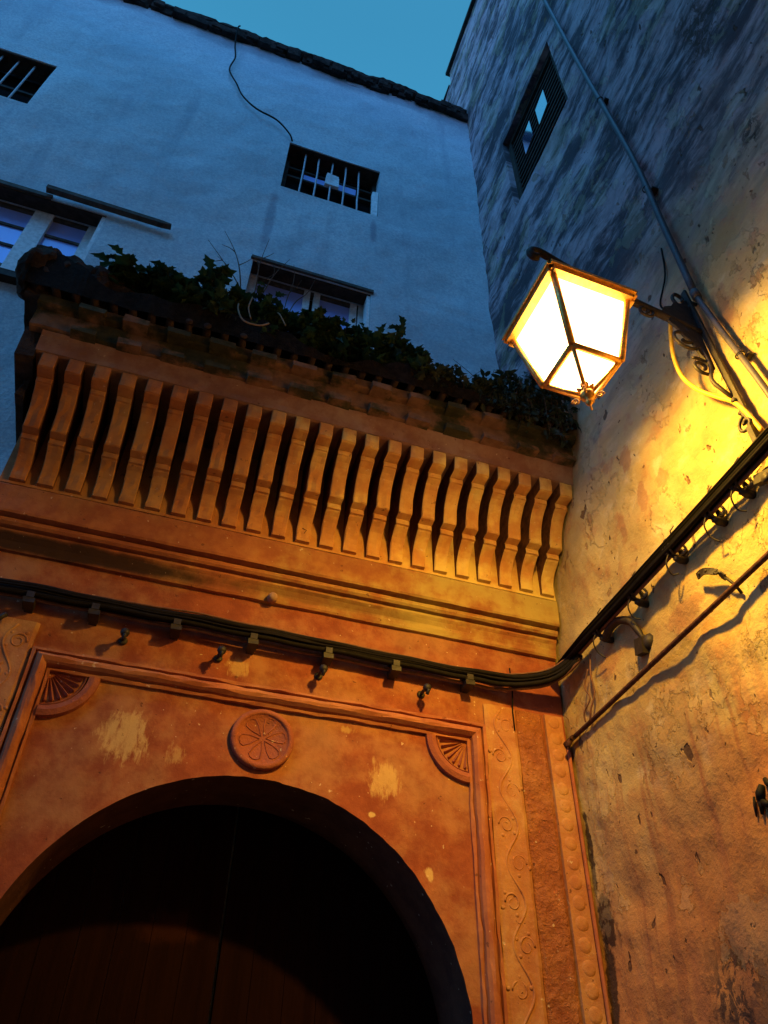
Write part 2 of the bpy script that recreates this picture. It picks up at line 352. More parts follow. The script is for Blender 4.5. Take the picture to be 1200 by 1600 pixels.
M['shadeside'] = simple('shaded_corbel_side', (.17, .070, .030), .9, .4, 18, .5, .15, dist=.004)  # corbel sides darker than the fronts: gap shade put into the colour
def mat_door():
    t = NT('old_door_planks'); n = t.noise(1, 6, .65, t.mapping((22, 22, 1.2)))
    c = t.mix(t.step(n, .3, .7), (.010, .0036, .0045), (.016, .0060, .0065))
    c = t.mix(t.math('MULTIPLY', t.patch((.33, .65, 2.79), (.20, .5, .10), .8, 9, .6), .6), c, (.040, .013, .009))  # faint lighter patch: a lamplit rail painted into the leaf
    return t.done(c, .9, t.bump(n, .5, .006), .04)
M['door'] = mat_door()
def mat_glass():
    t = NT('window_glass'); b = t.n.new('ShaderNodeBsdfPrincipled'); g = t.n.new('ShaderNodeBsdfGlossy'); mx = t.n.new('ShaderNodeMixShader')
    b.inputs['Base Color'].default_value = (.36, .44, .95, 1); b.inputs['Roughness'].default_value = .6
    g.inputs['Color'].default_value = (.62, .72, 1, 1); g.inputs['Roughness'].default_value = .08
    t.l.new(t.bump(t.noise(2.5, 2), .08, .02), g.inputs['Normal'])
    mx.inputs[0].default_value = .05; t.l.new(b.outputs[0], mx.inputs[1]); t.l.new(g.outputs[0], mx.inputs[2]); t.l.new(mx.outputs[0], t.out.inputs[0]); return t.m
M['glass'] = mat_glass()
M['skyglass'] = M['glass'].copy(); M['skyglass'].name = 'bright_window_glass'
for n_ in M['skyglass'].node_tree.nodes:
    if n_.type == 'MIX_SHADER': n_.inputs[0].default_value = .92
    if n_.type == 'BSDF_GLOSSY': n_.inputs['Color'].default_value = (.9, .95, 1, 1)
def mat_lit_glass():
    t = NT('glowing_lantern_glass'); e = t.n.new('ShaderNodeEmission'); tr = t.n.new('ShaderNodeBsdfTransparent'); mx = t.n.new('ShaderNodeMixShader')
    e.inputs['Color'].default_value = (1, .70, .38, 1); e.inputs['Strength'].default_value = 9.5
    tr.inputs['Color'].default_value = (1, .98, .95, 1); mx.inputs[0].default_value = .35
    t.l.new(tr.outputs[0], mx.inputs[1]); t.l.new(e.outputs[0], mx.inputs[2]); t.l.new(mx.outputs[0], t.out.inputs[0]); return t.m
M['litglass'] = mat_lit_glass()
def mat_leaf(name, a, b):
    t = NT(name); n = t.noise(6, 3); i = t.n.new('ShaderNodeObjectInfo')
    c = t.mix(t.step(n, .35, .65), a, b)
    p = t.n.new('ShaderNodeBsdfPrincipled'); t.put(p.inputs['Base Color'], c); p.inputs['Roughness'].default_value = .55; p.inputs['Specular IOR Level'].default_value = .3
    tl = t.n.new('ShaderNodeBsdfTranslucent'); t.put(tl.inputs['Color'], c); mx = t.n.new('ShaderNodeMixShader'); mx.inputs[0].default_value = .25
    t.l.new(p.outputs[0], mx.inputs[1]); t.l.new(tl.outputs[0], mx.inputs[2]); t.l.new(mx.outputs[0], t.out.inputs[0]); return t.m
M['leaf'] = mat_leaf('green_leaves', (.012, .034, .010), (.034, .075, .022))
M['fern'] = mat_leaf('dry_fern_leaves', (.022, .034, .014), (.05, .06, .025))

# ------------------------------------------------------------------ ground
g = MB(); xs = frange(-40, 40, 4); n = len(xs)
g.add([(x, y, 0.015 * N3(x, y, 0, .7)) for x in xs for y in xs], [(i * n + j, (i + 1) * n + j, (i + 1) * n + j + 1, i * n + j + 1) for i in range(n - 1) for j in range(n - 1)])
tag(g.build('ground', M['paving']), kind='structure')

# ------------------------------------------------------------------ unseen house added behind the photographer to block sky light from the gate
ah = MB(); ah.box((-9, -9.5, 0), (9, -5.6, 13.5)); ah.box((-9, -9.5, 13.502), (9, -5.52, 13.62))
tag(ah.build('added_shade_house', simple('added_house_ochre_plaster', (.30, .22, .14), .95, .25, 3, .6, .1, dist=.02), None, (0, -7, 0)), 'plain ochre house added out of view, opposite the arched gateway, to block sky light', 'house')

# ------------------------------------------------------------------ tall whitewashed house behind the gateway
YW, XR = 0.22, 2.46
house = thing('house', 'tall whitewashed house with barred windows standing behind the arched gateway', 'house', (0, 1.5, 0))
W1 = (.055, 1.18, 10.12, 11.235); W2 = (-.045, 1.135, 7.10, 8.515); W3 = (-3.75, -1.41, 7.26, 8.535); W4 = (-3.85, -2.60, 10.15, 11.215); W5 = (-.68, 1.88, .02, 3.62)   # W5: way in behind the arch
mb = MB()
us = refine([-7, W4[0], W3[0], W4[1], W3[1], W5[0], W2[0], W1[0], W2[1], W1[1], W5[1], XR + .12], lambda a, b: .06)
vs = refine([0, .02, 3.62, 4.2, W2[2], W3[2], W2[3], W3[3], W1[2], W4[2], W4[3], W1[3], 13.84], lambda a, b: .5 if b < 5 else .07)
wall_sheet(mb, us, vs, [W1, W2, W3, W4, W5], lambda u, v, d: (u, YW - d, v), lambda u, v: .035 * FB(u, v, 1.3, .8) + .010 * FB(u, v, 5, 4.5), .22)
mb.box((-7, .75, 0), (XR + .12, 6, 13.80)); mb.box((-7, YW + .02, 13.70), (XR + .1, .75, 13.80))
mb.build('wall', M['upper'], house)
# crumbling dark coping along the roof edge
c = MB()
def cop(x0, x1, y0, y1, z0, z1, amp, seed, st=.05):
    prof = [(y1, z0), (y0 + .05, z0), (y0, z0 + .04), (y0, z1 - .03), (y0 + .04, z1), (y1, z1)]
    c.extrude_x(prof, x0, x1, st, amp, seed)
cop(-7, XR - .02, YW - .11, .66, 13.84, 13.97, .035, 2.0)
for k in range(220):
    x = random.uniform(-5, XR - .05); r = random.uniform(.015, .05)
    c.cbox((x, YW - .05 + random.uniform(-.04, .05), 13.84 - random.uniform(0, .07)), Vector((r * 2.2, 0, 0)).lerp(Vector((0, .02, .02)), .2), (0, r, r * .3), (0, -r * .3, r))
c.build('coping', M['coping'], house)
def window(h, y, name='window'):
    u0, u1, v0, v1 = h
    o = MB().box((u0 - .03, y + .06, v0 - .03), (u1 + .03, y + .10, v1 + .03)).build(name, M['void'], house)
    MB().box((u0 + .002, YW + .015, v1 - .018), (u1 - .002, y - .075, v1 - .003), .002).build('head_board', M['darkwood'], o)
    return o
# barred small window, right
wo1 = window(W1, .44)
fr = MB(); u0, u1, v0, v1 = W1
fr.box((u0, .37, v0), (u0 + .05, .44, v1)); fr.box((u1 - .05, .37, v0), (u1, .44, v1)); fr.box((u0 + .05, .37, v0), (u1 - .05, .44, v0 + .05)); fr.box((u0 + .05, .37, v1 - .05), (u1 - .05, .44, v1))
fr.build('frame', M['darkwood'], wo1)
for x in (.27, .437, .605, .77, .938):
    MB().tube([(x + random.uniform(-.004, .004), .295, v0 + .005 + (v1 - v0) * i / 6) for i in range(7)], .011, 7).build('bar', M['ironbar'], wo1)
rl = MB(); rl.box((u0 + .05, .385, 10.74), (u1 - .05, .42, 10.78)); rl.box((u0 + .05, .385, 10.95), (u1 - .05, .42, 10.985)); rl.build('sash', M['darkwood'], wo1)
cl = MB(); cl.box((.30, .395, 10.80), (.56, .405, 10.93), .01); cl.box((.70, .395, 10.80), (.93, .405, 10.93), .01); cl.build('pane', M['glass'], wo1)
MB().box((.545, .27, 10.62), (.70, .31, 10.84), .012).box((.56, .31, 10.86), (.70, .34, 10.95), .012).build('bracket_box', M['white'], wo1)
jb = MB().box((u1 - .075, .25, v0 + .04), (u1 - .012, .30, v0 + .62), .006); jb.build('jamb_board', M['white'], wo1)
# barred small window, left (cut by the picture edge)
wo4 = window(W4, .44); u0, u1, v0, v1 = W4
fr = MB(); fr.box((u1 - .05, .37, v0), (u1, .44, v1)); fr.box((u0, .37, v0), (u0 + .05, .44, v1)); fr.box((u0 + .05, .37, v1 - .05), (u1 - .05, .44, v1)); fr.box((u0 + .05, .37, v0), (u1 - .05, .44, v0 + .05)); fr.build('frame', M['darkwood'], wo4)
for x in (-2.83, -3.0, -3.17, -3.34, -3.51, -3.68):
    MB().tube([(x, .295, v0 + .005 + (v1 - v0) * i / 6) for i in range(7)], .011, 7).build('bar', M['ironbar'], wo4)
MB().box((u0 + .05, .385, 10.70), (u1 - .05, .42, 10.74)).build('sash', M['darkwood'], wo4)
# casement windows
def casement(h, posts, rails, y=.38):
    u0, u1, v0, v1 = h
    o = MB().box((u0 - .03, y + .12, v0 - .03), (u1 + .03, y + .16, v1 + .03)).build('window', M['void'], house)
    f = MB()
    for (a, b) in posts: f.box((a, y - .02 if b - a > .09 else y, v0 + .002), (b, y + .06, v1 - .002), .003)
    f.box((u0, y + .005, v0 + .004), (u1, y + .05, v0 + .07)); f.build('frame', M['white'], o)
    r = MB()
    for z in rails: r.box((u0 + .04, y + .012, z - .017), (u1 - .04, y + .045, z + .017))
    r.box((u0 + .04, y + .004, v1 - .06), (u1 - .04, y + .055, v1 - .006)); r.build('glazing_bar', M['lintel'], o)
    ed = sorted(posts)
    for (a, b), (c_, d) in zip(ed[:-1], ed[1:]):
        if c_ - b > .1: MB().box((b - .01, y + .026, v0 + .06), (c_ + .01, y + .032, v1 - .05)).build('pane', M['glass'], o)
    MB().box((u0 + .002, YW + .012, v1 - .022), (u1 - .002, y - .024, v1 - .003), .002).build('head_board', M['darkwood'], o)
    MB().box((u1 - .034, YW + .008, v0 + .01), (u1 - .003, y - .03, v1 - .03), .002).build('jamb_board', M['white'], o)
    return o
wo3 = casement(W3, [(-3.74, -3.66), (-2.93, -2.86), (-2.03, -1.87), (-1.565, -1.48), (-1.47, -1.418)], (7.62, 7.92, 8.22))
wo2 = casement(W2, [(-.04, .04), (.50, .565), (.60, .665), (.97, 1.04), (1.055, 1.13)], (7.6, 8.0))
l = MB(); l.box((W3[0] - .1, YW - .012, 8.537), (-1.90, YW + .2, 8.60), .006); l.build('lintel', M['lintel'], house)
l = MB(); l.box((W2[0] - .02, YW - .028, 8.517), (W2[1] + .02, YW + .2, 8.555), .005); l.build('lintel', M['lintel'], house)
s_ = MB().box((W3[0] - .05, YW - .06, 7.18), (W3[1] + .03, YW + .15, 7.256), .006); s_.build('sill', M['darkwood'], house)
# thin plank over the casement
p = MB(); n = 14; vs_ = []
for i in range(n):
    t = i / (n - 1); x = -1.96 + t * 1.12; z = 8.60 - .035 * t; hw = .030 * (1 - .15 * t) * (1 if i < n - 1 else .4)
    vs_ += [(x, YW - .085, z - hw), (x, YW - .085, z + hw * .8), (x, YW - .03, z + hw * .8), (x, YW - .03, z - hw)]
p.add(vs_, [(i * 4 + k, i * 4 + (k + 1) % 4, (i + 1) * 4 + (k + 1) % 4, (i + 1) * 4 + k) for i in range(n - 1) for k in range(4)] + [(0, 1, 2, 3), tuple(range(n * 4 - 4, n * 4))])
tag(p.build('plank', M['lintel'], None, (-1.4, .15, 8.6)), 'thin weathered wooden plank jutting out past the casement window at the left edge', 'plank')
# loose wire down the pale wall
wp = [(-.95, .10, 14.0), (-.955, .06, 13.75), (-.93, .16, 13.45), (-.87, .17, 13.05), (-.88, .17, 12.6), (-.74, .17, 12.25), (-.62, .17, 11.95), (-.42, .17, 11.72), (-.16, .17, 11.60), (.02, .17, 11.35), (.075, .19, 11.22)]
def smooth_path(pts, k=6):
    pts = [Vector(p) for p in pts]; out = []
    for i in range(len(pts) - 1):
        p0, p1, p2, p3 = pts[max(i - 1, 0)], pts[i], pts[i + 1], pts[min(i + 2, len(pts) - 1)]
        for j in range(k):
            t = j / k
            out.append(.5 * ((2 * p1) + (p2 - p0) * t + (2 * p0 - 5 * p1 + 4 * p2 - p3) * t * t + (3 * p1 - p0 - 3 * p2 + p3) * t ** 3))
    return out + [pts[-1]]
tag(MB().tube(smooth_path(wp), .011, 6).build('wire', M['rubber'], None, (0, .17, 11.3)), 'thin dark wire hanging from the roof edge down to the small barred window', 'wire')

# ------------------------------------------------------------------ stained neighbouring house on the right
side = thing('side_house', 'tall stained ochre house wall at right with a dark shuttered window and street lantern', 'house', (4.5, -2, 0))
WB = (-1.715, -.555, 9.65, 11.25)
mb = MB()
us = refine([-7.0, -3.2, WB[0], WB[1], .25, .9, 4.0], lambda a, b: .15 if (a < -3.3 or a > .2) else .035)
vs = refine([0, 1.8, 6.6, WB[2], WB[3], 16.1], lambda a, b: .3 if b < 2 else (.035 if b < 6.7 else .08))
def dside(u, v):
    d = .05 * FB(u, v, 7.7, .7) + .016 * FB(u, v, 3.1, 3.2) + .005 * FB(u, v, 8.1, 13)
    d += .012 * max(0, FB(u * 3.2, v * .7, 2.2, 2.0)) * smooth01(5, 7, v)
    return d
wall_sheet(mb, us, vs, [WB], lambda u, v, d: (XR - d, u, v), dside, .15)
mb.box((XR + .36, -7, 0), (7, 4, 16.08)); mb.box((XR + .02, -7, 16.0), (XR + .36, 4, 16.08)); mb.box((XR + .01, -7.0, 16.095), (7, .57, 16.72))
mb.build('wall', M['side'], side)
c = MB(); c.box((XR - .05, -7, 16.72), (7, .62, 16.80), .01); c.build('roof_edge', M['coping'], side)
c = MB(); c.box((XR - .03, .575, 16.09), (7, 4.0, 16.15), .01); c.build('roof_edge', M['coping'], side)
wb = MB().box((XR + .16, WB[0] - .03, WB[2] - .03), (XR + .20, WB[1] + .03, WB[3] + .03)).build('window', M['void'], side)
f = MB(); f.box((XR + .07, WB[0], WB[2]), (XR + .14, WB[0] + .09, WB[3])); f.box((XR + .07, WB[1] - .07, WB[2]), (XR + .14, WB[1], WB[3])); f.box((XR + .07, WB[0] + .09, WB[2]), (XR + .14, WB[1] - .07, WB[2] + .09)); f.box((XR + .07, WB[0] + .09, WB[3] - .09), (XR + .14, WB[1] - .07, WB[3]))
f.build('frame', M['darkwood'], wb)
lt = MB()
for k in range(12):
    y = WB[0] + .12 + k * .085
    lt.box((XR + .100, y, WB[2] + .09), (XR + .118, y + .035, WB[3] - .09))
for k in range(15):
    z = WB[2] + .13 + k * .098
    lt.box((XR + .085, WB[0] + .09, z), (XR + .101, WB[1] - .07, z + .032))
lt.build('lattice', M['darkwood'], wb)
def pane_quad(y0, y1, z0, z1, sh):
    m = MB(); x = XR + .068
    m.add([(x, y0, z0), (x, y1, z0 - sh), (x, y1, z1 - sh), (x, y0, z1), (x + .012, y0, z0), (x + .012, y1, z0 - sh), (x + .012, y1, z1 - sh), (x + .012, y0, z1)], [(0, 1, 2, 3), (7, 6, 5, 4), (0, 4, 5, 1), (1, 5, 6, 2), (2, 6, 7, 3), (3, 7, 4, 0)])
    m.build('pane', M['skyglass'], wb)
pane_quad(-1.37, -1.17, 10.46, 10.84, .06); pane_quad(-1.03, -.84, 10.46, 10.84, .06)
# dripping black paint mark
mk = MB()
def blob(pts, r):
    pts = [Vector(p) for p in pts]
    vs_ = []; n = len(pts)
    mk.tube([(XR - .012 - dside(p[1], p[2]), p[1], p[2]) for p in pts], r, 8)
blob([(0, -1.42, 3.03), (0, -1.405, 3.00), (0, -1.40, 2.97)], [.012, .02, .018]); blob([(0, -1.40, 2.985), (0, -1.396, 2.95), (0, -1.39, 2.915)], [.018, .011, .006])
blob([(0, -1.365, 3.0), (0, -1.358, 2.965), (0, -1.35, 2.92)], [.005, .007, .003]); blob([(0, -1.405, 2.965), (0, -1.43, 2.945), (0, -1.45, 2.93)], [.01, .015, .012]); blob([(0, -1.445, 3.045), (0, -1.46, 3.02), (0, -1.49, 2.99)], [.01, .014, .012])
tag(mk.build('paint_mark', M['mark'], None, (XR, -1.4, 2.97)), 'dripping black paint mark on the stained ochre wall at the right edge', 'mark')

# ------------------------------------------------------------------ gateway
gate = thing('gateway', 'terracotta arched gateway with carved stucco frame and corbelled canopy overgrown with plants', 'gateway', (.61, 0, 0))
GX0, GX1 = -1.25, XR - .005
AX, AZ, AR = .60, 2.23, 1.138
mb = MB()
def gd(u, v): return .010 * FB(u, v, 2.2, 1.6) + .004 * FB(u, v, 9.2, 9)
# wall face with the arch opening: warp a grid so one row of vertices follows the arch
def arch_pt(t):                       # t 0..1 along left jamb, arch, right jamb
    L1 = AZ; La = math.pi * AR; s = t * (2 * L1 + La)
    if s < L1: return (AX - AR, s)
    if s < L1 + La: a = math.pi - (s - L1) / AR; return (AX + AR * math.cos(a), AZ + AR * math.sin(a))
    return (AX + AR, AZ - (s - L1 - La))
def outer_pt(p):
    dx, dz = p[0] - AX, p[1] - AZ
    if p[1] <= AZ + 1e-6: return (GX0 if dx < 0 else GX1, p[1])
    kx = ((GX1 - AX) if dx > 0 else (AX - GX0)) / abs(dx) if abs(dx) > 1e-6 else 1e9
    kz = (4.86 - AZ) / dz if dz > 1e-6 else 1e9
    k = min(kx, kz); return (AX + dx * k, AZ + dz * k)
NTT, NR = 300, 44; V = []
for i in range(NTT + 1):
    p = arch_pt(i / NTT); q = outer_pt(p)
    for j in range(NR + 1):
        s = j / NR; x, z = p[0] + (q[0] - p[0]) * s, p[1] + (q[1] - p[1]) * s
        e = .006 * FB(p[0] * 5, p[1] * 5, 1, 2) * (1 - s) ** 4
        V.append((x + e, -gd(x, z) * (.4 + .6 * min(1, s * 4)), z + e))
mb.add(V, [(i * (NR + 1) + j, (i + 1) * (NR + 1) + j, (i + 1) * (NR + 1) + j + 1, i * (NR + 1) + j + 1) for i in range(NTT) for j in range(NR)], True)
# corner fillers of the face, then intrados and flanks
a0 = [p for p in [(GX0, 4.86), (GX1, 4.86)]]
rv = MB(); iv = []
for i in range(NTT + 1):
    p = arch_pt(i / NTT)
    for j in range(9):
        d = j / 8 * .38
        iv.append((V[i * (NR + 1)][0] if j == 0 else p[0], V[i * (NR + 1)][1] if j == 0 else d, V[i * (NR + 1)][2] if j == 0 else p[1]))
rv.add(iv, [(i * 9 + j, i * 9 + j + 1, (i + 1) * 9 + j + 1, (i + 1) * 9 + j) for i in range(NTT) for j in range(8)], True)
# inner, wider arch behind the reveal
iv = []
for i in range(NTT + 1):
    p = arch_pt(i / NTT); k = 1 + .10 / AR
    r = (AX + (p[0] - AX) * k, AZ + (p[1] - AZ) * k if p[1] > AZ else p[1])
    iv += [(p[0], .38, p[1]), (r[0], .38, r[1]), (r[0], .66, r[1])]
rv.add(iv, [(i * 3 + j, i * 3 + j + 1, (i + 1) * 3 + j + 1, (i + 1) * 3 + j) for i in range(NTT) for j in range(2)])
mb.box((GX0, .03, 0), (AX - AR - .11, .218, 4.85)); mb.box((AX + AR + .11, .03, 0), (GX1, .218, 4.85)); mb.box((AX - AR - .11, .06, AZ + AR + .12), (AX + AR + .11, .218, 4.85))
# upper face corners missed by the radial fan
mb.build('gate_wall', M['gate'], gate)
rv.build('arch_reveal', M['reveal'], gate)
# door leaves
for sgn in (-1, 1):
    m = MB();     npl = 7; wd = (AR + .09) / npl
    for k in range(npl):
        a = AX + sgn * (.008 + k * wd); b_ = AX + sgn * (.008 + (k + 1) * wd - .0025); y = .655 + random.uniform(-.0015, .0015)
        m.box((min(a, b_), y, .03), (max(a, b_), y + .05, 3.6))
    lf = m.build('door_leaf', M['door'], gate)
# square stucco frame (alfiz) round the arch
IN_X0, IN_X1, IN_Z = AX + .01 - 1.168, AX + .01 + 1.168, 3.765
prof = [(0, -.002), (0, .020), (.014, .024), (.016, .010), (.022, .010), (.028, .036), (.042, .052), (.058, .056), (.074, .050), (.086, .034), (.092, .012), (.098, .012), (.100, .034), (.116, .034), (.118, -.002)]
def sweep_frame(mb, prof, zb, wob=.005):
    st = []
    for z in frange(zb, IN_Z, .06)[:-1]: st.append(('L', z))
    st.append(('LC', 0))
    for x in frange(IN_X0, IN_X1, .06)[1:-1]: st.append(('T', x))
    st.append(('RC', 0))
    for z in reversed(frange(zb, IN_Z, .06)[:-1]): st.append(('R', z))
    vs_ = []; m = len(prof)
    for k, (t, c_) in enumerate(st):
        for j, (u, d) in enumerate(prof):
            if t == 'L': p = (IN_X0 - u, c_)
            elif t == 'LC': p = (IN_X0 - u, IN_Z + u)
            elif t == 'T': p = (c_, IN_Z + u)
            elif t == 'RC': p = (IN_X1 + u, IN_Z + u)
            else: p = (IN_X1 + u, c_)
            e = wob * FB(p[0], p[1], j * .3, 7)
            vs_.append((p[0] + e, -d - 1.5 * e - gd(*p) * .7, p[1] + e))
    mb.add(vs_, [(i * m + j, (i + 1) * m + j, (i + 1) * m + j + 1, i * m + j + 1) for i in range(len(st) - 1) for j in range(m - 1)])
mb = MB(); sweep_frame(mb, prof, 0.0); mb.build('stucco_frame', M['mould'], gate)
# medallion
m = MB(); mc = (.587, .004, 3.578); R_ = .172
m.lathe(mc, [(R_, 0), (R_, .022), (R_ - .006, .030), (R_ - .026, .034), (R_ - .032, .026), (R_ - .036, .020), (.004, .020)], 48, 'y')
med = m.build('medallion', M['medal'], gate)
pt = MB()
for k in range(6):
    a = math.radians(12 + 60 * k)
    e1 = Vector((math.cos(a), 0, math.sin(a))); e2 = Vector((-math.sin(a), 0, math.cos(a))); c0 = Vector(mc) + Vector((0, -.018, 0))
    outl = [(.016, 0), (.07, -.028), (.108, -.036), (.122, -.022), (.126, 0), (.122, .022), (.108, .036), (.07, .028)]
    top = [c0 + e1 * r + e2 * t * .9 + Vector((0, -.006, 0)) for r, t in outl]; bot = [c0 + e1 * (r * 1.0) + e2 * t * 1.12 + Vector((0, .003, 0)) for r, t in outl]
    mid = [c0 + e1 * (r * .86 + .012) + e2 * t * .62 + Vector((0, .0005, 0)) for r, t in outl]; n = len(outl)
    pt.add(top + bot + mid, [(i, (i + 1) % n, n + (i + 1) % n, n + i) for i in range(n)] + [(i, 2 * n + i, 2 * n + (i + 1) % n, (i + 1) % n) for i in range(n)] + [tuple(range(2 * n, 3 * n))])
pt.build('petals', M['medal'], med)
# quarter fans in the frame corners
for sgn, cx in ((1, IN_X0), (-1, IN_X1)):
    m = MB(); cz = IN_Z; n = 26
    def ring(r0, r1, d0, d1):
        vs_ = []
        for i in range(n + 1):
            a = math.pi / 2 * i / n
            for r, d in ((r0, -.004), (r0 + .004, d0), ((r0 + r1) / 2, d1), (r1 - .004, d0), (r1, -.004)):
                vs_.append((cx + sgn * r * math.cos(a), -d, cz - r * math.sin(a)))
        f_ = [(i * 5 + j, (i + 1) * 5 + j, (i + 1) * 5 + j + 1, i * 5 + j + 1) for i in range(n) for j in range(4)]
        m.add(vs_, f_)
    ring(.195, .258, .026, .034); ring(.178, .194, .012, .016)
    for k in range(7):
        a0_, a1_ = math.pi / 2 * (k + .16) / 7, math.pi / 2 * (k + .84) / 7; am = (a0_ + a1_) / 2
        P_ = lambda r, a, d: (cx + sgn * r * math.cos(a), -d, cz - r * math.sin(a))
        vs_ = [P_(.035, am, .008), P_(.165, a0_, -.003), P_(.168, am, .024), P_(.165, a1_, -.003), P_(.035, a0_, -.003), P_(.035, a1_, -.003), P_(.172, am, -.003)]
        m.add(vs_, [(0, 4, 1, 2), (0, 2, 3, 5), (1, 6, 2), (2, 6, 3)])
    m.build('corner_fan', M['medal'], gate)
# pilaster bands, both sides of the frame
def band(name, x0, x1, y0, mat, amp, seed, z1=4.03):
    m = MB(); us_ = frange(x0, x1, .02); vs2 = frange(0, z1, .035); nv = len(vs2)
    V_ = [(u + (.004 * FB(v, seed, 0, 5) if i in (0, len(us_) - 1) else 0), y0 - amp * FB(u, v, seed, 6) - (.010 if 0 < i < len(us_) - 1 else 0), v) for i, u in enumerate(us_) for v in vs2]
    m.add(V_, [(i * nv + j, (i + 1) * nv + j, (i + 1) * nv + j + 1, i * nv + j + 1) for i in range(len(us_) - 1) for j in range(nv - 1)])
    n_ = len(us_)
    m.add([(us_[0], .02, 0), (us_[0], .02, z1), V_[0], V_[nv - 1], (us_[-1], .02, 0), (us_[-1], .02, z1), V_[(n_ - 1) * nv], V_[n_ * nv - 1]], [(0, 2, 3, 1), (4, 5, 7, 6), (1, 3, 7, 5)])
    return m.build(name, mat, gate)
for sg in (1, -1):
    X_ = lambda a, b: (AX + .01 + a, AX + .01 + b) if sg > 0 else (AX + .01 - b, AX + .01 - a)
    cb_ = band('carved_band', *X_(1.292, 1.500), -.016, M['band1'], .004, 1.0)
    vn = MB(); cx_ = sum(X_(1.292, 1.500)) / 2                        # worn vine scroll in low relief
    vn.tube([(cx_ + .045 * math.sin(2 * math.pi * z / .40) + .004 * N3(z, 3, sg, 6), -.024 + .003 * N3(z, 1, sg, 5), z) for z in frange(1.2, 4.0, .02)], [.0075 + .003 * N3(z, 8, sg, 5) for z in frange(1.2, 4.0, .02)], 6)
    for q in range(14):
        z = 1.30 + q * .20; sd_ = 1 if q % 2 else -1; pts_ = []
        for i in range(30):
            a = i / 29 * 2 * math.pi * 1.35; r = .050 * (1 - .72 * i / 29)
            pts_.append((cx_ + sd_ * (.028 + r * math.cos(a) * .9), -.024 + .003 * N3(i * .2, q, sg, 1), z + r * math.sin(a)))
        vn.tube(pts_, [.0065 * (1 - .4 * i / 29) * (1 + .5 * N3(i * .3, q, 2, 1)) for i in range(30)], 5)
        for a0_ in (.6, 1.9, 3.3): vn.lathe((cx_ + sd_ * .028 + .062 * math.cos(a0_ + q), -.023, z + .062 * math.sin(a0_ + q)), [(.014, -.002), (.010, .004), (.003, .006)], 7, 'y')
    vn.build('vine_relief', M['band1'], cb_)
    band('rough_band', *X_(1.508, 1.690), -.004, M['band2'], .010, 2.0)
    m = MB(); x0, x1 = X_(1.698, 1.815); m.box((x0, -.022, 0), (x1, .02, 4.03), .001)
    z = 3.98
    while z > 1.5:
        m.lathe(((x0 + x1) / 2 + random.uniform(-.004, .004), -.021, z), [(.042, -.001), (.036, .003), (.022, .0055), (.010, .006)], 18, 'y'); z -= .104 + random.uniform(-.004, .004)
    m.build('boss_band', M['band1'], gate)
m = MB(); m.tube([(XR - .022, -.03, .02 + i * .1) for i in range(39)], .012, 6); m.build('edge_bead', M['mould'], gate)

# layered cornice
CX0, CX1 = -1.22, XR - .01
prof = [(.03, 4.452), (-.028, 4.456), (-.034, 4.470), (-.036, 4.492), (-.040, 4.515), (-.052, 4.545), (-.064, 4.562), (-.066, 4.576), (-.040, 4.578), (-.040, 4.586), (-.086, 4.590), (-.100, 4.604), (-.100, 4.622), (-.094, 4.632), (-.066, 4.634), (-.066, 4.642), (-.128, 4.646), (-.134, 4.66), (-.138, 4.75), (-.146, 4.828), (-.140, 4.842), (-.10, 4.846), (.20, 4.848)]
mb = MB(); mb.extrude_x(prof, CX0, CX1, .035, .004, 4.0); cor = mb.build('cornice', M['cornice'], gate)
m = MB(); m.lathe((.535, -.035, 4.475), [(.03, -.01), (.031, .02), (.026, .036), (.01, .042)], 12, 'y'); m.build('cornice_knob', M['fascia'], cor)
# canopy back wall, soffit, fascia
mb = MB(); mb.box((-1.16, -.134, 4.852), (CX1, .215, 5.515))
mb.build('canopy_wall', M['corbel'], gate)
FZ = 5.522
prof = [(.21, FZ), (-.585, FZ), (-.603, FZ + .006), (-.608, 5.575), (-.625, 5.64), (-.640, 5.672), (.21, 5.675)]
mb = MB(); mb.extrude_x(prof, -1.155, CX1, .04, .006, 7.0); mb.build('fascia', M['fascia'], gate)
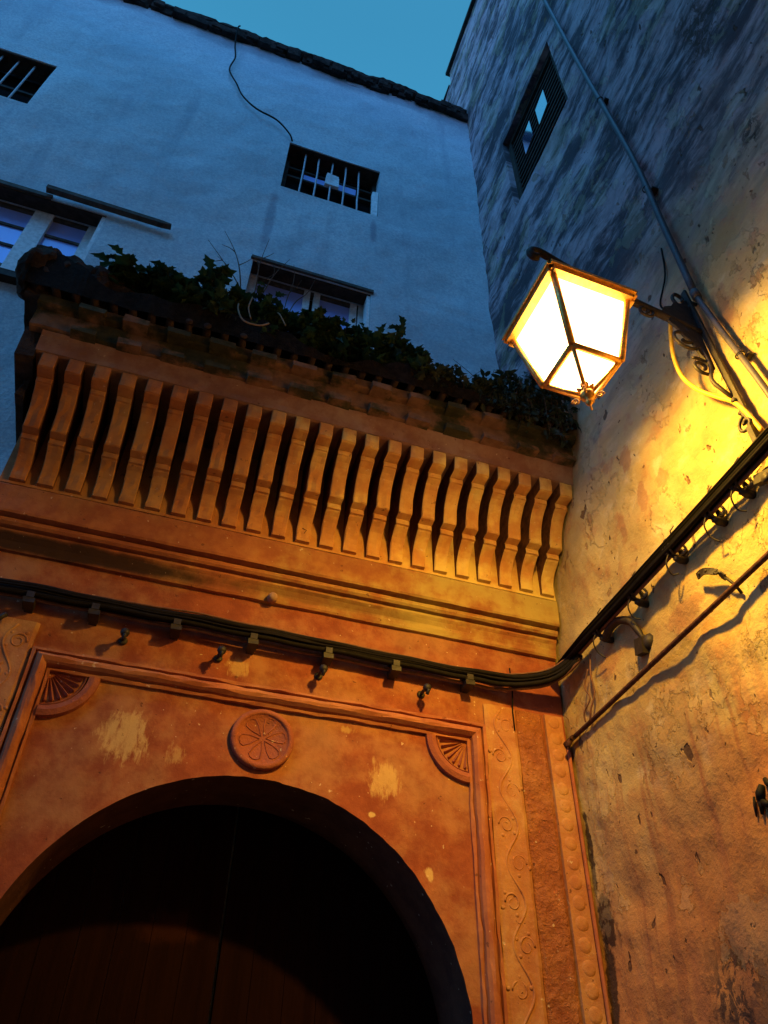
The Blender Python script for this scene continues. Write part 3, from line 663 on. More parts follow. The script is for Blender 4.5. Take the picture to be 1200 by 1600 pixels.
# corbels
cprof = [(-.162, 4.874), (-.165, 4.90), (-.168, 4.93), (-.176, 4.965), (-.192, 5.00), (-.216, 5.032), (-.246, 5.058), (-.272, 5.074), (-.280, 5.082), (-.296, 5.084), (-.298, 5.118), (-.293, 5.124),
         (-.350, 5.130), (-.356, 5.137), (-.360, 5.165), (-.368, 5.20), (-.382, 5.24), (-.402, 5.282), (-.428, 5.322), (-.458, 5.352), (-.482, 5.366), (-.490, 5.372), (-.500, 5.374), (-.506, 5.402), (-.500, 5.410),
         (-.575, 5.412), (-.590, 5.418), (-.598, 5.46), (-.603, FZ - .004)]
def corbel_mesh(wd, seed):
    m = MB(); n = len(cprof); vs_ = []
    for i, (xo, ins) in enumerate(((-wd / 2, .006), (-wd / 2 + .006, 0), (-wd / 6, -.001), (wd / 6, -.001), (wd / 2 - .006, 0), (wd / 2, .006))):
        for j, (y, z) in enumerate(cprof):
            e = .006 * FB(j * .35, i * .6, seed, 1.3); vs_.append((xo + .003 * N3(j * .4, seed, i * .2, 1.0), y + ins + e, z + e * .4))
    m.add(vs_, [(i * n + j, (i + 1) * n + j, (i + 1) * n + j + 1, i * n + j + 1) for i in range(5) for j in range(n - 1)])
    back = [(-wd / 2, -.130, 4.874), (-wd / 2, -.130, FZ - .004)]; b2 = [(wd / 2, -.130, 4.874), (wd / 2, -.130, FZ - .004)]
    L = [vs_[j] for j in range(n)]; Rr = [vs_[5 * n + j] for j in range(n)]
    m.sides = [len(m.f), len(m.f) + 1]
    m.add([back[0]] + L + [back[1]], [tuple(range(n + 2))]); m.add([b2[0]] + Rr + [b2[1]], [tuple(reversed(range(n + 2)))])
    m.add([back[0], b2[0]] + [vs_[i * n] for i in range(6)], [(0, 2, 3, 4, 5, 6, 7, 1)])
    return m
GAP0, PITCH = -.985, (2.293 + .996) / 21
variants = [corbel_mesh(.092, s * 3.1) for s in range(4)]
protos = {}
for k in range(23):
    x = GAP0 - .0775 + k * PITCH
    v = random.randrange(4)
    if v not in protos:
        o = variants[v].build('corbel', M['corbel'], gate, (0, 0, 0)); protos[v] = o; o.data.materials.append(M['shadeside'])
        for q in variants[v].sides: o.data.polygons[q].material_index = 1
    else:
        o = protos[v].copy(); COL.objects.link(o)
    o.location = Vector((x, random.uniform(-.002, .002), random.uniform(-.002, .002))) - world_of(gate)
# pencil-like seven mark on one corbel
m = MB(); bx = GAP0 - .0775 + 11 * PITCH
m.tube([(bx - .012, -.176, 4.962), (bx + .016, -.1745, 4.955), (bx - .004, -.163, 4.915)], .0025, 5); 
tag(m.build('scratched_mark', M['mark'], None, (bx, -.17, 4.94)), 'small dark seven-shaped mark scratched on a corbel of the canopy', 'mark')
# brick courses over the fascia
def course(z0, z1, y, blocks, seed):
    m = MB(); m.extrude_x([(.2, z0), (y + .012, z0), (y, z0 + .006), (y, z1 - .004), (y + .01, z1), (.2, z1)], -1.235, CX1, .04, .007, seed)
    if blocks:
        x = -.99
        while x < CX1 - .1:
            l_ = random.uniform(.13, .165); m.box((x, y - .045, z0 - .012), (x + l_, y + .05, z0 + .034), .005); x += .272
    return m
course(5.677, 5.842, -.662, True, 1.0).build('brick_course', M['mossy'], gate)
course(5.844, 5.925, -.712, True, 5.0).build('brick_course', M['mossy'], gate)
# left end: stepped return mouldings
m = MB(); m.add([], [])
for (x0, z0, z1, y0) in ((-1.20, 5.30, 5.45, -.42), (-1.255, 5.452, 5.71, -.60), (-1.215, 5.712, 5.90, -.64), (-1.34, 5.902, 6.02, -.70)):
    m.box((x0, y0, z0), (-1.158, .205, z1), .012)
m.build('return_moulding', M['rubble'], gate)
# row of round tile ends
x = -1.16
tp = None
while x < CX1 - .06:
    z = 5.965 + random.uniform(-.008, .008)
    if tp is None:
        mm = MB(); mm.tube([(0, -.765, 0), (0, -.755, 0), (0, -.4, .09), (0, .1, .22)], [.020, .026, .034, .040], 10); tp = mm.build('roof_tile', M['tile'], gate, (0, 0, 0)); o = tp
    else: o = tp.copy(); COL.objects.link(o)
    o.location = Vector((x, random.uniform(-.02, .03), z)) - world_of(gate); x += .118
# soil bed lying on the canopy
def soil_top(x, y):
    t = (y + .80) / 1.02
    return 6.02 + .30 * t + .16 * FB(x, y, 3, 1.8) + .10 * smooth01(-.8, -.3, x) * smooth01(1.6, .9, x) + .16 * smooth01(-.85, -1.15, x)
mb = MB(); us_ = frange(-1.36, XR + .03, .04); vs_ = frange(-.80, YW + .03, .05); nv = len(vs_)
V_ = [(u + .02 * N3(u, v, 0, 8), v + .03 * N3(u, v, 4, 8), soil_top(u, v) if 0 < j else soil_top(u, v) - .05) for u in us_ for j, v in enumerate(vs_)]
mb.add(V_, [(i * nv + j, (i + 1) * nv + j, (i + 1) * nv + j + 1, i * nv + j + 1) for i in range(len(us_) - 1) for j in range(nv - 1)])
nu = len(us_)
mb.add([V_[i * nv] for i in range(nu)] + [(V_[i * nv][0], -.77 + .02 * N3(us_[i], 2, 2, 9), 5.93) for i in range(nu)], [(i, nu + i, nu + i + 1, i + 1) for i in range(nu - 1)])
mb.add([V_[j] for j in range(nv)] + [(V_[j][0] + .02, vs_[j], 5.93) for j in range(nv)], [(j, j + 1, nv + j + 1, nv + j) for j in range(nv - 1)])
tag(mb.build('soil', M['soil'], None, (.6, -.3, 6)), kind='stuff')
COL.objects['soil']['label'] = 'dark soil and moss lying along the top of the canopy'; COL.objects['soil']['category'] = 'soil'

# ------------------------------------------------------------------ rubble lumps at the left end of the canopy
def rock(c, r, seed, stretch=(1, 1, 1)):
    import bmesh
    bm = bmesh.new(); bmesh.ops.create_icosphere(bm, subdivisions=4, radius=1)
    for v in bm.verts:
        k = 1 + .22 * FB(v.co.x, v.co.y, v.co.z + seed, 1.4) + .10 * mnoise.cell(v.co * 2.3 + Vector((seed, 0, 0)))
        v.co = Vector((v.co.x * stretch[0], v.co.y * stretch[1], v.co.z * stretch[2])) * r * k
    m = MB(); m.v = [tuple(Vector(c) + v.co) for v in bm.verts]; bm.verts.ensure_lookup_table()
    m.f = [[v.index for v in f.verts] for f in bm.faces]; m.sm = [False] * len(m.f); bm.free(); return m
for c_, r, st, lab in (((-1.30, -.64, 6.21), .17, (.85, 1, 1.45), 'tall dark broken masonry lump standing on the leftmost end of the canopy'),
                       ((-1.10, -.62, 6.22), .16, (1.1, 1, 1.2), 'middle dark masonry lump between two others at the left end of the canopy'),
                       ((-.92, -.62, 6.17), .17, (1.1, 1, 1.2), 'low rounded dark masonry lump beside the leafy plants on the canopy')):
    tag(rock(c_, r, c_[0] * 5, st).build('masonry_lump', M['rubble'], None, c_), lab, 'rubble', 'broken masonry on the canopy end')

# ------------------------------------------------------------------ plants on the canopy
def leaf(m, p, d, up, L, Wd, lobes=True):
    d = d.normalized(); sd = d.cross(up); sd = sd.normalized() if sd.length > 1e-4 else d.orthogonal().normalized(); nn = sd.cross(d)
    if lobes: o = [(0, 0), (.22, .30), (.30, .50), (.42, .30), (.62, .46), (.70, .22), (1, 0), (.70, -.22), (.62, -.46), (.42, -.30), (.30, -.50), (.22, -.30)]
    else: o = [(0, 0), (.3, .28), (.65, .24), (1, 0), (.65, -.24), (.3, -.28)]
    vs_ = [p + d * (a * L) + sd * (b * Wd) - nn * (.35 * a * a * L) + nn * (abs(b) * .25 * Wd) for a, b in o]
    mid = p + d * (.5 * L) - nn * (.09 * L); n_ = len(o)
    m.add(vs_ + [mid], [(i, (i + 1) % n_, n_) for i in range(n_)])
def bush(c, rx, ry, h, nl, L, label, mat='leaf', lobes=True, hang=0.0, name='leafy_plant', group='leafy plants on the canopy'):
    c = Vector(c); o = thing(name, label, 'plant', c, group)
    st = MB(); lv = MB(); tips = []; nl = int(nl * 1.9); L *= 1.08
    for k in range(max(4, int(nl / 26))):
        a = random.uniform(0, 2 * math.pi); r = math.sqrt(random.random())
        base = c + Vector((rx * .5 * r * math.cos(a), ry * .5 * r * math.sin(a), -.03))
        if hang and random.random() < .7: tip = c + Vector((rx * r * math.cos(a), -ry * random.uniform(.5, 1.0), -hang * random.uniform(.2, 1)))
        elif not hang and random.random() < .28: tip = c + Vector((rx * 1.3 * r * math.cos(a), -ry * random.uniform(.7, 1.25), random.uniform(-.16, .05)))
        else: tip = c + Vector((rx * r * math.cos(a) * 1.05, ry * r * math.sin(a) - .05, h * random.uniform(.12, 1.0) * (1.1 - .5 * r * r)))
        mid = (base + tip) / 2 + Vector((random.uniform(-.03, .03), -.02 * (1 if not hang else 3), .04 + hang * .4))
        pth = smooth_path([base, mid, tip], 5); st.tube(pth, [.006 - .004 * i / len(pth) for i in range(len(pth))], 5); tips.append(pth)
    for k in range(nl):
        pth = random.choice(tips); i = random.randrange(2, len(pth)); p = pth[i] + Vector((random.gauss(0, .022), random.gauss(0, .022), random.gauss(0, .016)))
        d = Vector((random.gauss(0, 1), random.gauss(-.15, .9), random.gauss(.25, .6) - (1.2 if hang else 0)))
        sz = L * random.uniform(.4, 1.3); leaf(lv, p, d, Vector((random.gauss(0, .4), random.gauss(-.2, .4), 1)), sz, sz * random.uniform(.7, .95), lobes)
    st.build('stem', M['bark'], o); lv.build('foliage', M[mat], o); return o
bush((-.80, -.62, 6.20), .13, .16, .36, 130, .105, 'leafy green plant with large pointed leaves next to the masonry lumps on the canopy')
bush((-.58, -.60, 6.28), .15, .18, .40, 190, .10, 'spreading green plant with jagged leaves, second from the masonry lumps')
bush((-.30, -.62, 6.28), .16, .18, .44, 240, .09, 'upright green plant just left of the bare twigs on the canopy')
bush((-.05, -.60, 6.28), .16, .18, .36, 260, .075, 'small-leaved green plant with bare twigs rising out of it')
bush((.22, -.60, 6.22), .17, .18, .30, 280, .07, 'dense green plant in front of the left half of the lower casement window')
bush((.52, -.60, 6.22), .17, .18, .33, 300, .075, 'dense green plant in front of the right half of the lower casement window')
bush((.78, -.60, 6.22), .13, .18, .34, 200, .07, 'low green plant just right of the lower casement window, beside the rounded bush')
bush((1.10, -.60, 6.22), .20, .2, .46, 420, .075, 'rounded dense green bush standing alone against the bare pale wall')
bush((1.38, -.62, 6.10), .16, .18, .26, 200, .06, 'low dark weed to the right of the rounded bush', 'fern')
bush((1.66, -.62, 6.08), .18, .18, .30, 240, .06, 'low dark weed between the rounded bush and the fern', 'fern')
bush((1.98, -.60, 6.12), .18, .16, .44, 300, .06, 'feathery olive fern rising behind the lantern tip', 'fern', False, 0, 'fern', 'ferns at the canopy end')
bush((2.22, -.66, 6.16), .20, .16, .26, 420, .065, 'dark dry fern hanging down the right end of the canopy by the ochre wall', 'fern', False, .42, 'fern', 'ferns at the canopy end')
bush((1.95, -.70, 6.06), .22, .12, .16, 260, .055, 'dark dry fern drooping over the canopy edge left of the longer hanging fern', 'fern', False, .20, 'fern', 'ferns at the canopy end')
def grass(c, w_, h, n_, label, group='grass tufts on the canopy'):
    m = MB(); c = Vector(c)
    for k in range(n_):
        b_ = c + Vector((random.uniform(-w_, w_), random.uniform(-.05, .05), 0)); d = Vector((random.gauss(0, .25), random.gauss(-.15, .25), 1)) * h * random.uniform(.4, 1)
        m.tube(smooth_path([b_, b_ + d * .55, b_ + d + Vector((d.x * .4, d.y * .4, -.1 * h))], 3), [.003, .003, .0028, .0024, .002, .0015, .0008], 4)
    tag(m.build('grass_tuft', M['fern'], None, c), label, 'grass', group)
grass((1.52, -.66, 6.12), .06, .22, 14, 'thin grass tuft with upright blades between the two low dark weeds')
grass((.92, -.72, 6.10), .08, .12, 18, 'short grass tuft at the front edge left of the rounded bush')
grass((-.15, -.74, 6.08), .12, .10, 22, 'short grass tuft at the canopy front under the bare twigs')
def twig(base, tips, label, r=.007):
    m = MB(); base = Vector(base)
    for main, subs in tips:
        pth = smooth_path([base] + [Vector(q) for q in main], 5); L_ = len(pth); m.tube(pth, [r * (1 - .8 * i / L_) for i in range(L_)], 5)
        for i, q in subs: s0 = pth[int(i * (L_ - 1))]; m.tube(smooth_path([s0, (s0 + Vector(q)) / 2 + Vector((.012, 0, .01)), Vector(q)], 4), [r * .55 * (1 - .7 * j / 9) for j in range(9)], 4)
    tag(m.build('dry_twig', M['bark'], None, base), label, 'twig', 'bare twigs on the canopy')
twig((-.03, -.58, 6.40), [([(-.09, -.58, 6.78), (-.22, -.58, 7.02), (-.40, -.59, 7.28)], [(.55, (-.30, -.6, 7.08)), (.75, (-.36, -.56, 7.02))]), ([(-.10, -.6, 6.9), (-.18, -.6, 7.2), (-.30, -.6, 7.46)], [(.5, (-.05, -.6, 7.18)), (.7, (-.29, -.62, 7.22))])], 'bare forked twig leaning left, tallest of those rising from the canopy plants')
twig((.02, -.56, 6.40), [([(.03, -.56, 6.85), (.02, -.56, 7.2), (.05, -.56, 7.60)], [(.4, (.14, -.56, 7.12)), (.6, (-.04, -.55, 7.3)), (.75, (.11, -.56, 7.42))]), ([(.09, -.58, 6.8), (.15, -.58, 7.1), (.24, -.58, 7.36)], [(.6, (.12, -.58, 7.22))])], 'bare upright branching twig in front of the left end of the lower window lintel')
twig((.26, -.56, 6.40), [([(.27, -.56, 6.8), (.30, -.56, 7.1), (.28, -.56, 7.34)], [(.5, (.36, -.56, 7.15))]), ([(.33, -.56, 6.8), (.42, -.56, 7.0), (.47, -.56, 7.25)], [])], 'thin bare twig crossing the middle of the lower window lintel', .005)
twig((1.78, -.58, 6.20), [([(1.80, -.58, 6.4), (1.76, -.58, 6.5), (1.60, -.58, 6.64)], []), ([(1.83, -.58, 6.36), (1.90, -.58, 6.5), (1.95, -.58, 6.66)], [(.5, (1.84, -.58, 6.55))])], 'bare forked twig near the lantern, left of the feathery fern', .006)
m = MB(); m.tube(smooth_path([(-.06, -.80, 6.26), (-.05, -.86, 6.10), (.0, -.87, 5.99), (.10, -.86, 6.0), (.16, -.86, 6.05)], 5), .006, 5); m.tube(smooth_path([(.02, -.84, 6.32), (.01, -.87, 6.15), (.04, -.88, 6.02)], 5), .005, 5)
m.tube(smooth_path([(.20, -.80, 6.28), (.22, -.86, 6.18), (.27, -.87, 6.06)], 5), .0045, 5)
tag(m.build('dead_twig', simple('pale_dead_stem', (.30, .22, .14), .9, .2), None, (.05, -.84, 6.1)), 'pale dead twigs curling down in front of the dark canopy plants', 'twig')

# ------------------------------------------------------------------ iron hooks over the frame
for x, lab in ((-.246, 'leftmost of the iron hooks in a row above the arch frame'), (.281, 'iron hook between the leftmost hook and the one over the medallion side'), (.866, 'third iron hook from the left above the arch frame'), (1.499, 'rightmost of the iron hooks, nearest the corner of the arch frame')):
    m = MB(); z = 4.02
    m.tube(smooth_path([(x, .02, z), (x, -.05, z + .002), (x + .004, -.095, z - .006), (x + .008, -.115, z - .026), (x + .004, -.10, z - .045)], 4), .010, 8)
    m.lathe((x, -.008, z), [(.026, 0), (.024, .006), (.014, .010)], 10, 'y')
    m.lathe((x + .005, -.085, z - .004), [(.020, 0), (.026, .014), (.024, .03), (.012, .04)], 8, 'y')
    tag(m.build('iron_hook', M['iron'], None, (x, 0, z)), lab, 'hook', 'iron hooks above the arch frame')

m = MB(); m.tube(smooth_path([(-.90, .02, 3.97), (-.90, -.05, 3.96), (-.885, -.10, 3.945), (-.86, -.11, 3.975), (-.85, -.09, 4.0)], 4), .014, 7); m.lathe((-.90, -.004, 3.97), [(.035, 0), (.032, .01), (.018, .016)], 9, 'y'); m.bar((-.90, -.05, 3.96), (-.95, -.06, 4.03), .020, .012)
tag(m.build('broken_bracket', M['iron'], None, (-.9, 0, 3.97)), 'broken iron bracket on the gateway wall left of the arch frame, at the left edge', 'bracket')

# ------------------------------------------------------------------ cables round the corner
def wall_x(y, z, off): return XR - dside(y, z) - off
TIES = (-.62, -1.0, -1.40, -1.72, -1.93, -2.3, -2.7, -3.2, -3.7, -4.2, -5, -6, -7)
def spread(y):
    for a, b in zip(TIES[:-1], TIES[1:]):
        if b <= y <= a: return abs(math.sin(math.pi * (a - y) / (a - b)))
    return 0.0
def cable(zo, off, r, seed, mat, label, yend=-6.5):
    pts = []
    for x in frange(-4.5, 2.25, .14):
        yy = (-.0 if x > -1.25 else YW) - off - .016 * N3(x, seed, 0, 2.3)
        pts.append((x, yy, 4.185 + zo + .024 * N3(x, seed, 3, .9) - .003 * (1 - math.cos((x + .765) * 2 * math.pi / .44)) - .012 * smooth01(-.5, 1.9, x)))
    pts = [p for p in pts if p[0] < 2.0]
    pts += [(2.12, -.07 - off * .6, 4.172 + zo), (2.28, -.11 - off * .8, 4.20 + zo), (2.37, -.22 - off * .5, 4.245 + zo), (2.405, -.38, 4.285 + zo)]
    for y in frange(-.55, yend, .09):
        z = 4.312 + zo * (.55 + 1.0 * spread(y)) + .034 * N3(y, seed, 7, 2.4) - .012 * spread(y) * (seed % 1.3); pts.append((wall_x(y, 4.3, off + .018 + .022 * N3(y, seed, 1, 1.9)), y, z))
    tag(MB().tube(smooth_path(pts, 3), r, 7).build('cable', mat, None, (2.3, -.1, 4.2)), label, 'cable', 'cables bundled along both walls')
for zo, off, r, seed, mt, lab in (
        (.040, .060, .013, 1.1, 'rubber', 'topmost black cable of the bundle running along both walls'),
        (.022, .095, .016, 2.2, 'rubber', 'thick black cable second from the top of the wall bundle'),
        (.010, .060, .012, 3.3, 'rubber', 'thin black cable third from the top of the wall bundle'),
        (.000, .085, .015, 7.3, 'rubber', 'black cable in the middle of the wall bundle'),
        (-.014, .065, .012, 8.4, 'rubber', 'thin black cable just below the middle of the wall bundle'),
        (-.028, .095, .016, 4.4, 'rubber', 'thick black cable second from the bottom of the wall bundle'),
        (-.044, .060, .011, 5.5, 'copper', 'brownish cable at the bottom of the wall bundle'),
        (-.004, .115, .006, 9.6, 'rubber', 'very thin black wire winding in front of the wall bundle'),
        (.056, .07, .006, 6.6, 'copper', 'very thin loose brown wire riding over the wall bundle')):
    cable(zo, off, r, seed, M[mt], lab)
# low single cable
pts = [(2.40, -.085, 3.80), (2.42, -.13, 3.845)] + [(wall_x(y, 3.9, .030), y, 3.855 + .05 * smooth01(-.3, -1.5, y) + .012 * N3(y, 3, 3, 2) + .006 * N3(y, 8, 3, 7)) for y in frange(-.28, -6.5, .16)]
lp_ = smooth_path(pts, 3)
tag(MB().tube(lp_, [.015 + .004 * N3(q.x * 3, q.y * 5, 2, 3) for q in lp_], 8).build('low_cable', M['oldcable'], None, (2.4, -.1, 3.85)), 'single brown cable running alone along the ochre wall below the bundle', 'cable')
# clips on the facade
cp = None
for i, x in enumerate((-.765, -.426, .017, .451, .894, 1.309, 1.781)):
    if cp is None:
        m = MB(); m.box((-.030, -.118, -.098), (.030, -.034, -.066), .003); m.box((-.022, -.034, -.098), (.022, .006, .055), .001); m.box((-.020, -.120, -.066), (.020, -.115, -.030)); cp = m.build('cable_clip', M['iron'], None, (0, 0, 0)); o = cp
    else: o = cp.copy(); COL.objects.link(o)
    o.location = (x, 0, 4.185)
    tag(o, 'small black iron clip holding the cable bundle to the red gateway wall', 'clip', 'cable clips on the gateway wall')
cp = None
for i, (y, lab) in enumerate(((-.62, 'nearest to the corner'), (-1.0, 'second from the corner'), (-1.40, 'third from the corner'), (-1.72, 'fourth from the corner'), (-1.93, 'under the lantern bracket'))):
    m = MB(); X0 = wall_x(y, 4.3, 0)
    for q_ in (-.016, .002, .015):
        ring_ = [(X0 - .062 + .052 * math.cos(a), y + q_ + .010 * math.sin(a * 2 + q_ * 90), 4.305 + .052 * math.sin(a)) for a in [2 * math.pi * k / 14 for k in range(15)]]
        m.tube(ring_, .0075, 6)
    m.bar((X0 + .03, y, 4.235), (X0 - .075, y + .004, 4.250), .022, .030); m.lathe((X0 - .02, y, 4.24), [(.02, -.02), (.022, .03), (.012, .06)], 8, 'x')
    m.tube([(X0 - .08, y - .02, 4.34), (X0 - .10, y - .05, 4.38), (X0 - .09, y - .075, 4.40)], [.006, .004, .003], 5)
    m.tube(smooth_path([(X0 - .10, y + .01, 4.27), (X0 - .11, y + .035, 4.22), (X0 - .08, y + .05, 4.17), (X0 - .05, y + .03, 4.13 + .02 * (i % 3))], 4), .0045, 5)
    m.lathe((X0 - .09, y, 4.345), [(.016, -.02), (.026, -.008), (.024, .012), (.010, .022)], 7, 'z')
    tag(m.build('cable_tie', M['iron'], None, (X0, y, 4.3)), 'rusty tie and peg round the cable bundle on the ochre wall, ' + lab, 'clip', 'cable ties on the ochre wall')
# hooked iron peg, perforated strap, dangling wires
m = MB(); X0 = wall_x(-.8, 4.1, 0)
m.tube(smooth_path([(X0 - .06, -.62, 4.24), (X0 - .07, -.70, 4.262), (X0 - .07, -.80, 4.25), (X0 - .06, -.88, 4.19), (X0 - .05, -.92, 4.10), (X0 - .035, -.93, 4.04)], 4), [.024] * 12 + [.020] * 5 + [.016] * 4, 8)
m.lathe((X0 + .02, -.93, 4.03), [(.05, 0), (.055, .03), (.04, .06), (.015, .07)], 9, 'x'); m.cbox((X0 - .04, -.90, 4.02), (.02, 0, 0), (0, .035, .01), (0, -.01, .045))
tag(m.build('iron_hook', M['iron'], None, (X0, -.8, 4.15)), 'thick curved iron hook between the cable bundle and the low cable', 'hook')
m = MB(); X0 = wall_x(-1.55, 4.0, .05)
pth = smooth_path([(X0, -1.47, 4.08), (X0 - .01, -1.53, 4.065), (X0 - .005, -1.60, 4.01), (X0, -1.64, 3.95)], 4)
for a, b in zip(pth[:-1], pth[1:]): m.bar(a, b, .008, .034, (0, .6, .8))
for k in (2, 5, 8): m.lathe(pth[k] + Vector((-.006, 0, 0)), [(.009, 0), (.007, .003)], 8, 'x')
m.tube([(X0, -1.64, 3.95), (X0 + .02, -1.66, 3.90), (X0 + .04, -1.665, 3.85)], .008, 6)
tag(m.build('perforated_strap', M['iron'], None, (X0, -1.55, 4.0)), 'short perforated iron strap above the low cable on the ochre wall', 'strap')
m = MB(); X0 = wall_x(-.4, 4.0, .03)
m.tube(smooth_path([(X0, -.44, 4.24), (X0 - .01, -.42, 4.12), (X0 + .005, -.40, 4.0), (X0 - .008, -.36, 3.92), (X0, -.31, 3.86)], 5), .006, 5); m.tube(smooth_path([(X0 - .01, -.40, 4.16), (X0 - .02, -.35, 4.06), (X0 - .01, -.37, 3.98), (X0 - .02, -.30, 3.92), (X0 - .01, -.28, 3.87)], 5), .005, 5)
tag(m.build('dangling_wire', M['copper'], None, (X0, -.4, 4.0)), 'twisted thin wires dangling from the cable bundle near the corner', 'wire')
m = MB(); X0 = wall_x(-2.0, 4.2, .03)
m.tube(smooth_path([(X0, -1.95, 4.25), (X0 - .02, -2.02, 4.22), (X0 - .01, -2.10, 4.24), (X0, -2.2, 4.20)], 4), .010, 6); m.lathe((X0 + .03, -2.1, 4.17), [(.03, 0), (.034, .03), (.022, .06), (.026, .08)], 10, 'x'); m.cbox((X0 - .02, -2.08, 4.20), (.02, 0, 0), (0, .05, .02), (0, -.008, .022))
tag(m.build('insulator', M['iron'], None, (X0, -2.1, 4.2)), 'dark cable insulator and stub under the bundle at the right edge', 'insulator')
# thin wire down the gateway by the corner
m = MB(); m.tube([(2.09, -.045, 4.30), (2.092, -.05, 4.15), (2.088, -.03, 4.0), (2.09, -.03, 3.88)], .005, 5)
tag(m.build('thin_wire', M['rubber'], None, (2.09, -.03, 4.1)), 'short thin wire hanging across the cable bundle near the corner of the gateway', 'wire')

# ------------------------------------------------------------------ grey pipe up the ochre wall
pipe = thing('conduit_pipe', 'long grey pipe climbing the stained ochre wall beside the lantern bracket', 'pipe', (XR, -2.15, 0))
pp_ = [(XR - .055, -2.33, 4.05), (XR - .06, -2.29, 4.56), (XR - .06, -2.20, 5.2), (XR - .06, -2.15, 5.6), (XR - .06, -2.145, 6.4), (XR - .06, -2.14, 7.45), (XR - .06, -2.03, 9.6), (XR - .06, -1.94, 11.8), (XR - .06, -1.88, 13.2), (XR - .06, -1.86, 16.6)]
MB().tube(smooth_path(pp_[3:], 4), .021, 10).build('upper_pipe', M['pipe'], pipe)
MB().tube(smooth_path(pp_[:4], 4), .016, 10).build('lower_pipe', M['pipe'], pipe)
MB().tube([(XR - .06, -2.155, 5.55), (XR - .06, -2.149, 5.62)], .026, 10).build('coupling', M['pipe'], pipe)
for z, y in ((6.9, -2.14), (8.6, -2.085), (4.9, -2.245)):
    m = MB(); m.tube([(XR - .06 + .024 * math.cos(a), y + .024 * math.sin(a), z) for a in [2 * math.pi * k / 12 for k in range(13)]], .004, 6); m.box((XR - .03, y - .03, z - .008), (XR + .03, y + .03, z + .008)); m.build('clamp', M['iron'], pipe)

# ------------------------------------------------------------------ wall lantern on its wrought bracket
lan = thing('wall_lantern', 'lit square glass street lantern on a wrought-iron arm fixed to the ochre wall', 'lantern', (2.44, -2.08, 4.6))
BY = -2.08
m = MB(); X0 = 2.405
m.bar((X0, BY, 5.72), (X0 + .005, BY - .06, 4.28), .034, .016, (1, 0, 0)); 
m.lathe((X0 + .02, BY, 5.55), [(.016, 0), (.014, .04)], 8, 'x'); m.lathe((X0 + .02, BY - .03, 4.7), [(.016, 0), (.014, .04)], 8, 'x')
m.tube([(X0, BY, 5.62), (X0 + .06, BY, 5.62)], .012, 6); m.tube([(X0, BY - .02, 4.62), (X0 + .06, BY - .02, 4.62)], .012, 6)
m.build('wall_bar', M['iron'], lan)
m = MB(); m.tube(smooth_path([(X0, BY, 5.31), (2.2, BY + .01, 5.395), (1.95, BY + .02, 5.49), (1.70, BY + .03, 5.60), (1.52, BY + .03, 5.70), (1.46, BY + .03, 5.71), (1.43, BY + .03, 5.68), (1.445, BY + .03, 5.645), (1.475, BY + .03, 5.65)], 5), .023, 8); m.build('arm', M['iron'], lan)
def spiral(m, c, r0, r1, a0, turns, r, plane=(Vector((1, 0, 0)), Vector((0, 0, 1)))):
    n_ = int(22 * abs(turns)) + 4; pts = []
    for i in range(n_ + 1):
        t = i / n_; a = a0 + turns * 2 * math.pi * t; q = r0 + (r1 - r0) * t
        pts.append(Vector(c) + plane[0] * (q * math.cos(a)) + plane[1] * (q * math.sin(a)))
    m.tube(pts, r, 6)
m = MB()
# scrolls in the plane of the arm
spiral(m, (2.27, BY, 5.20), .10, .022, math.radians(70), -1.6, .010); spiral(m, (2.31, BY, 4.97), .075, .018, math.radians(120), -1.5, .009); spiral(m, (2.08, BY + .01, 5.385), .055, .012, math.radians(60), -1.4, .009)
m.tube(smooth_path([(2.30, BY, 5.30), (2.355, BY, 5.15), (2.36, BY - .01, 5.0), (2.33, BY - .01, 4.86), (2.36, BY - .02, 4.78), (X0, BY - .02, 4.74)], 5), .011, 6)
m.tube(smooth_path([(2.38, BY, 5.42), (2.33, BY, 5.52), (2.30, BY, 5.60), (2.33, BY, 5.66), (2.37, BY, 5.64), (2.365, BY, 5.60)], 5), .011, 6)
m.build('scroll', M['iron'], lan)
# flat leaf-shaped gusset plates of the bracket
m = MB()
def plate(outline, y0, th):
    n_ = len(outline); a = [(x, y0, z) for x, z in outline]; b = [(x, y0 + th, z) for x, z in outline]
    m.add(a + b, [tuple(range(n_)), tuple(reversed(range(n_, 2 * n_)))] + [(i, (i + 1) % n_, n_ + (i + 1) % n_, n_ + i) for i in range(n_)])
plate([(2.39, 5.62), (2.34, 5.56), (2.29, 5.55), (2.26, 5.50), (2.21, 5.47), (2.18, 5.42), (2.20, 5.40), (2.39, 5.33)], BY - .008, .014)
plate([(2.39, 5.31), (2.22, 5.37), (2.20, 5.33), (2.24, 5.29), (2.27, 5.22), (2.31, 5.18), (2.33, 5.08), (2.39, 4.98)], BY - .008, .014)
m.build('gusset', M['iron'], lan)
m = MB(); spiral(m, (2.38, BY - .05, 4.50), .05, .012, math.radians(90), -1.2, .009, (Vector((0, 1, 0)), Vector((0, 0, 1)))); m.box((2.37, BY - .075, 4.36), (2.40, BY - .045, 4.47), .004); m.build('lower_curl', M['iron'], lan)
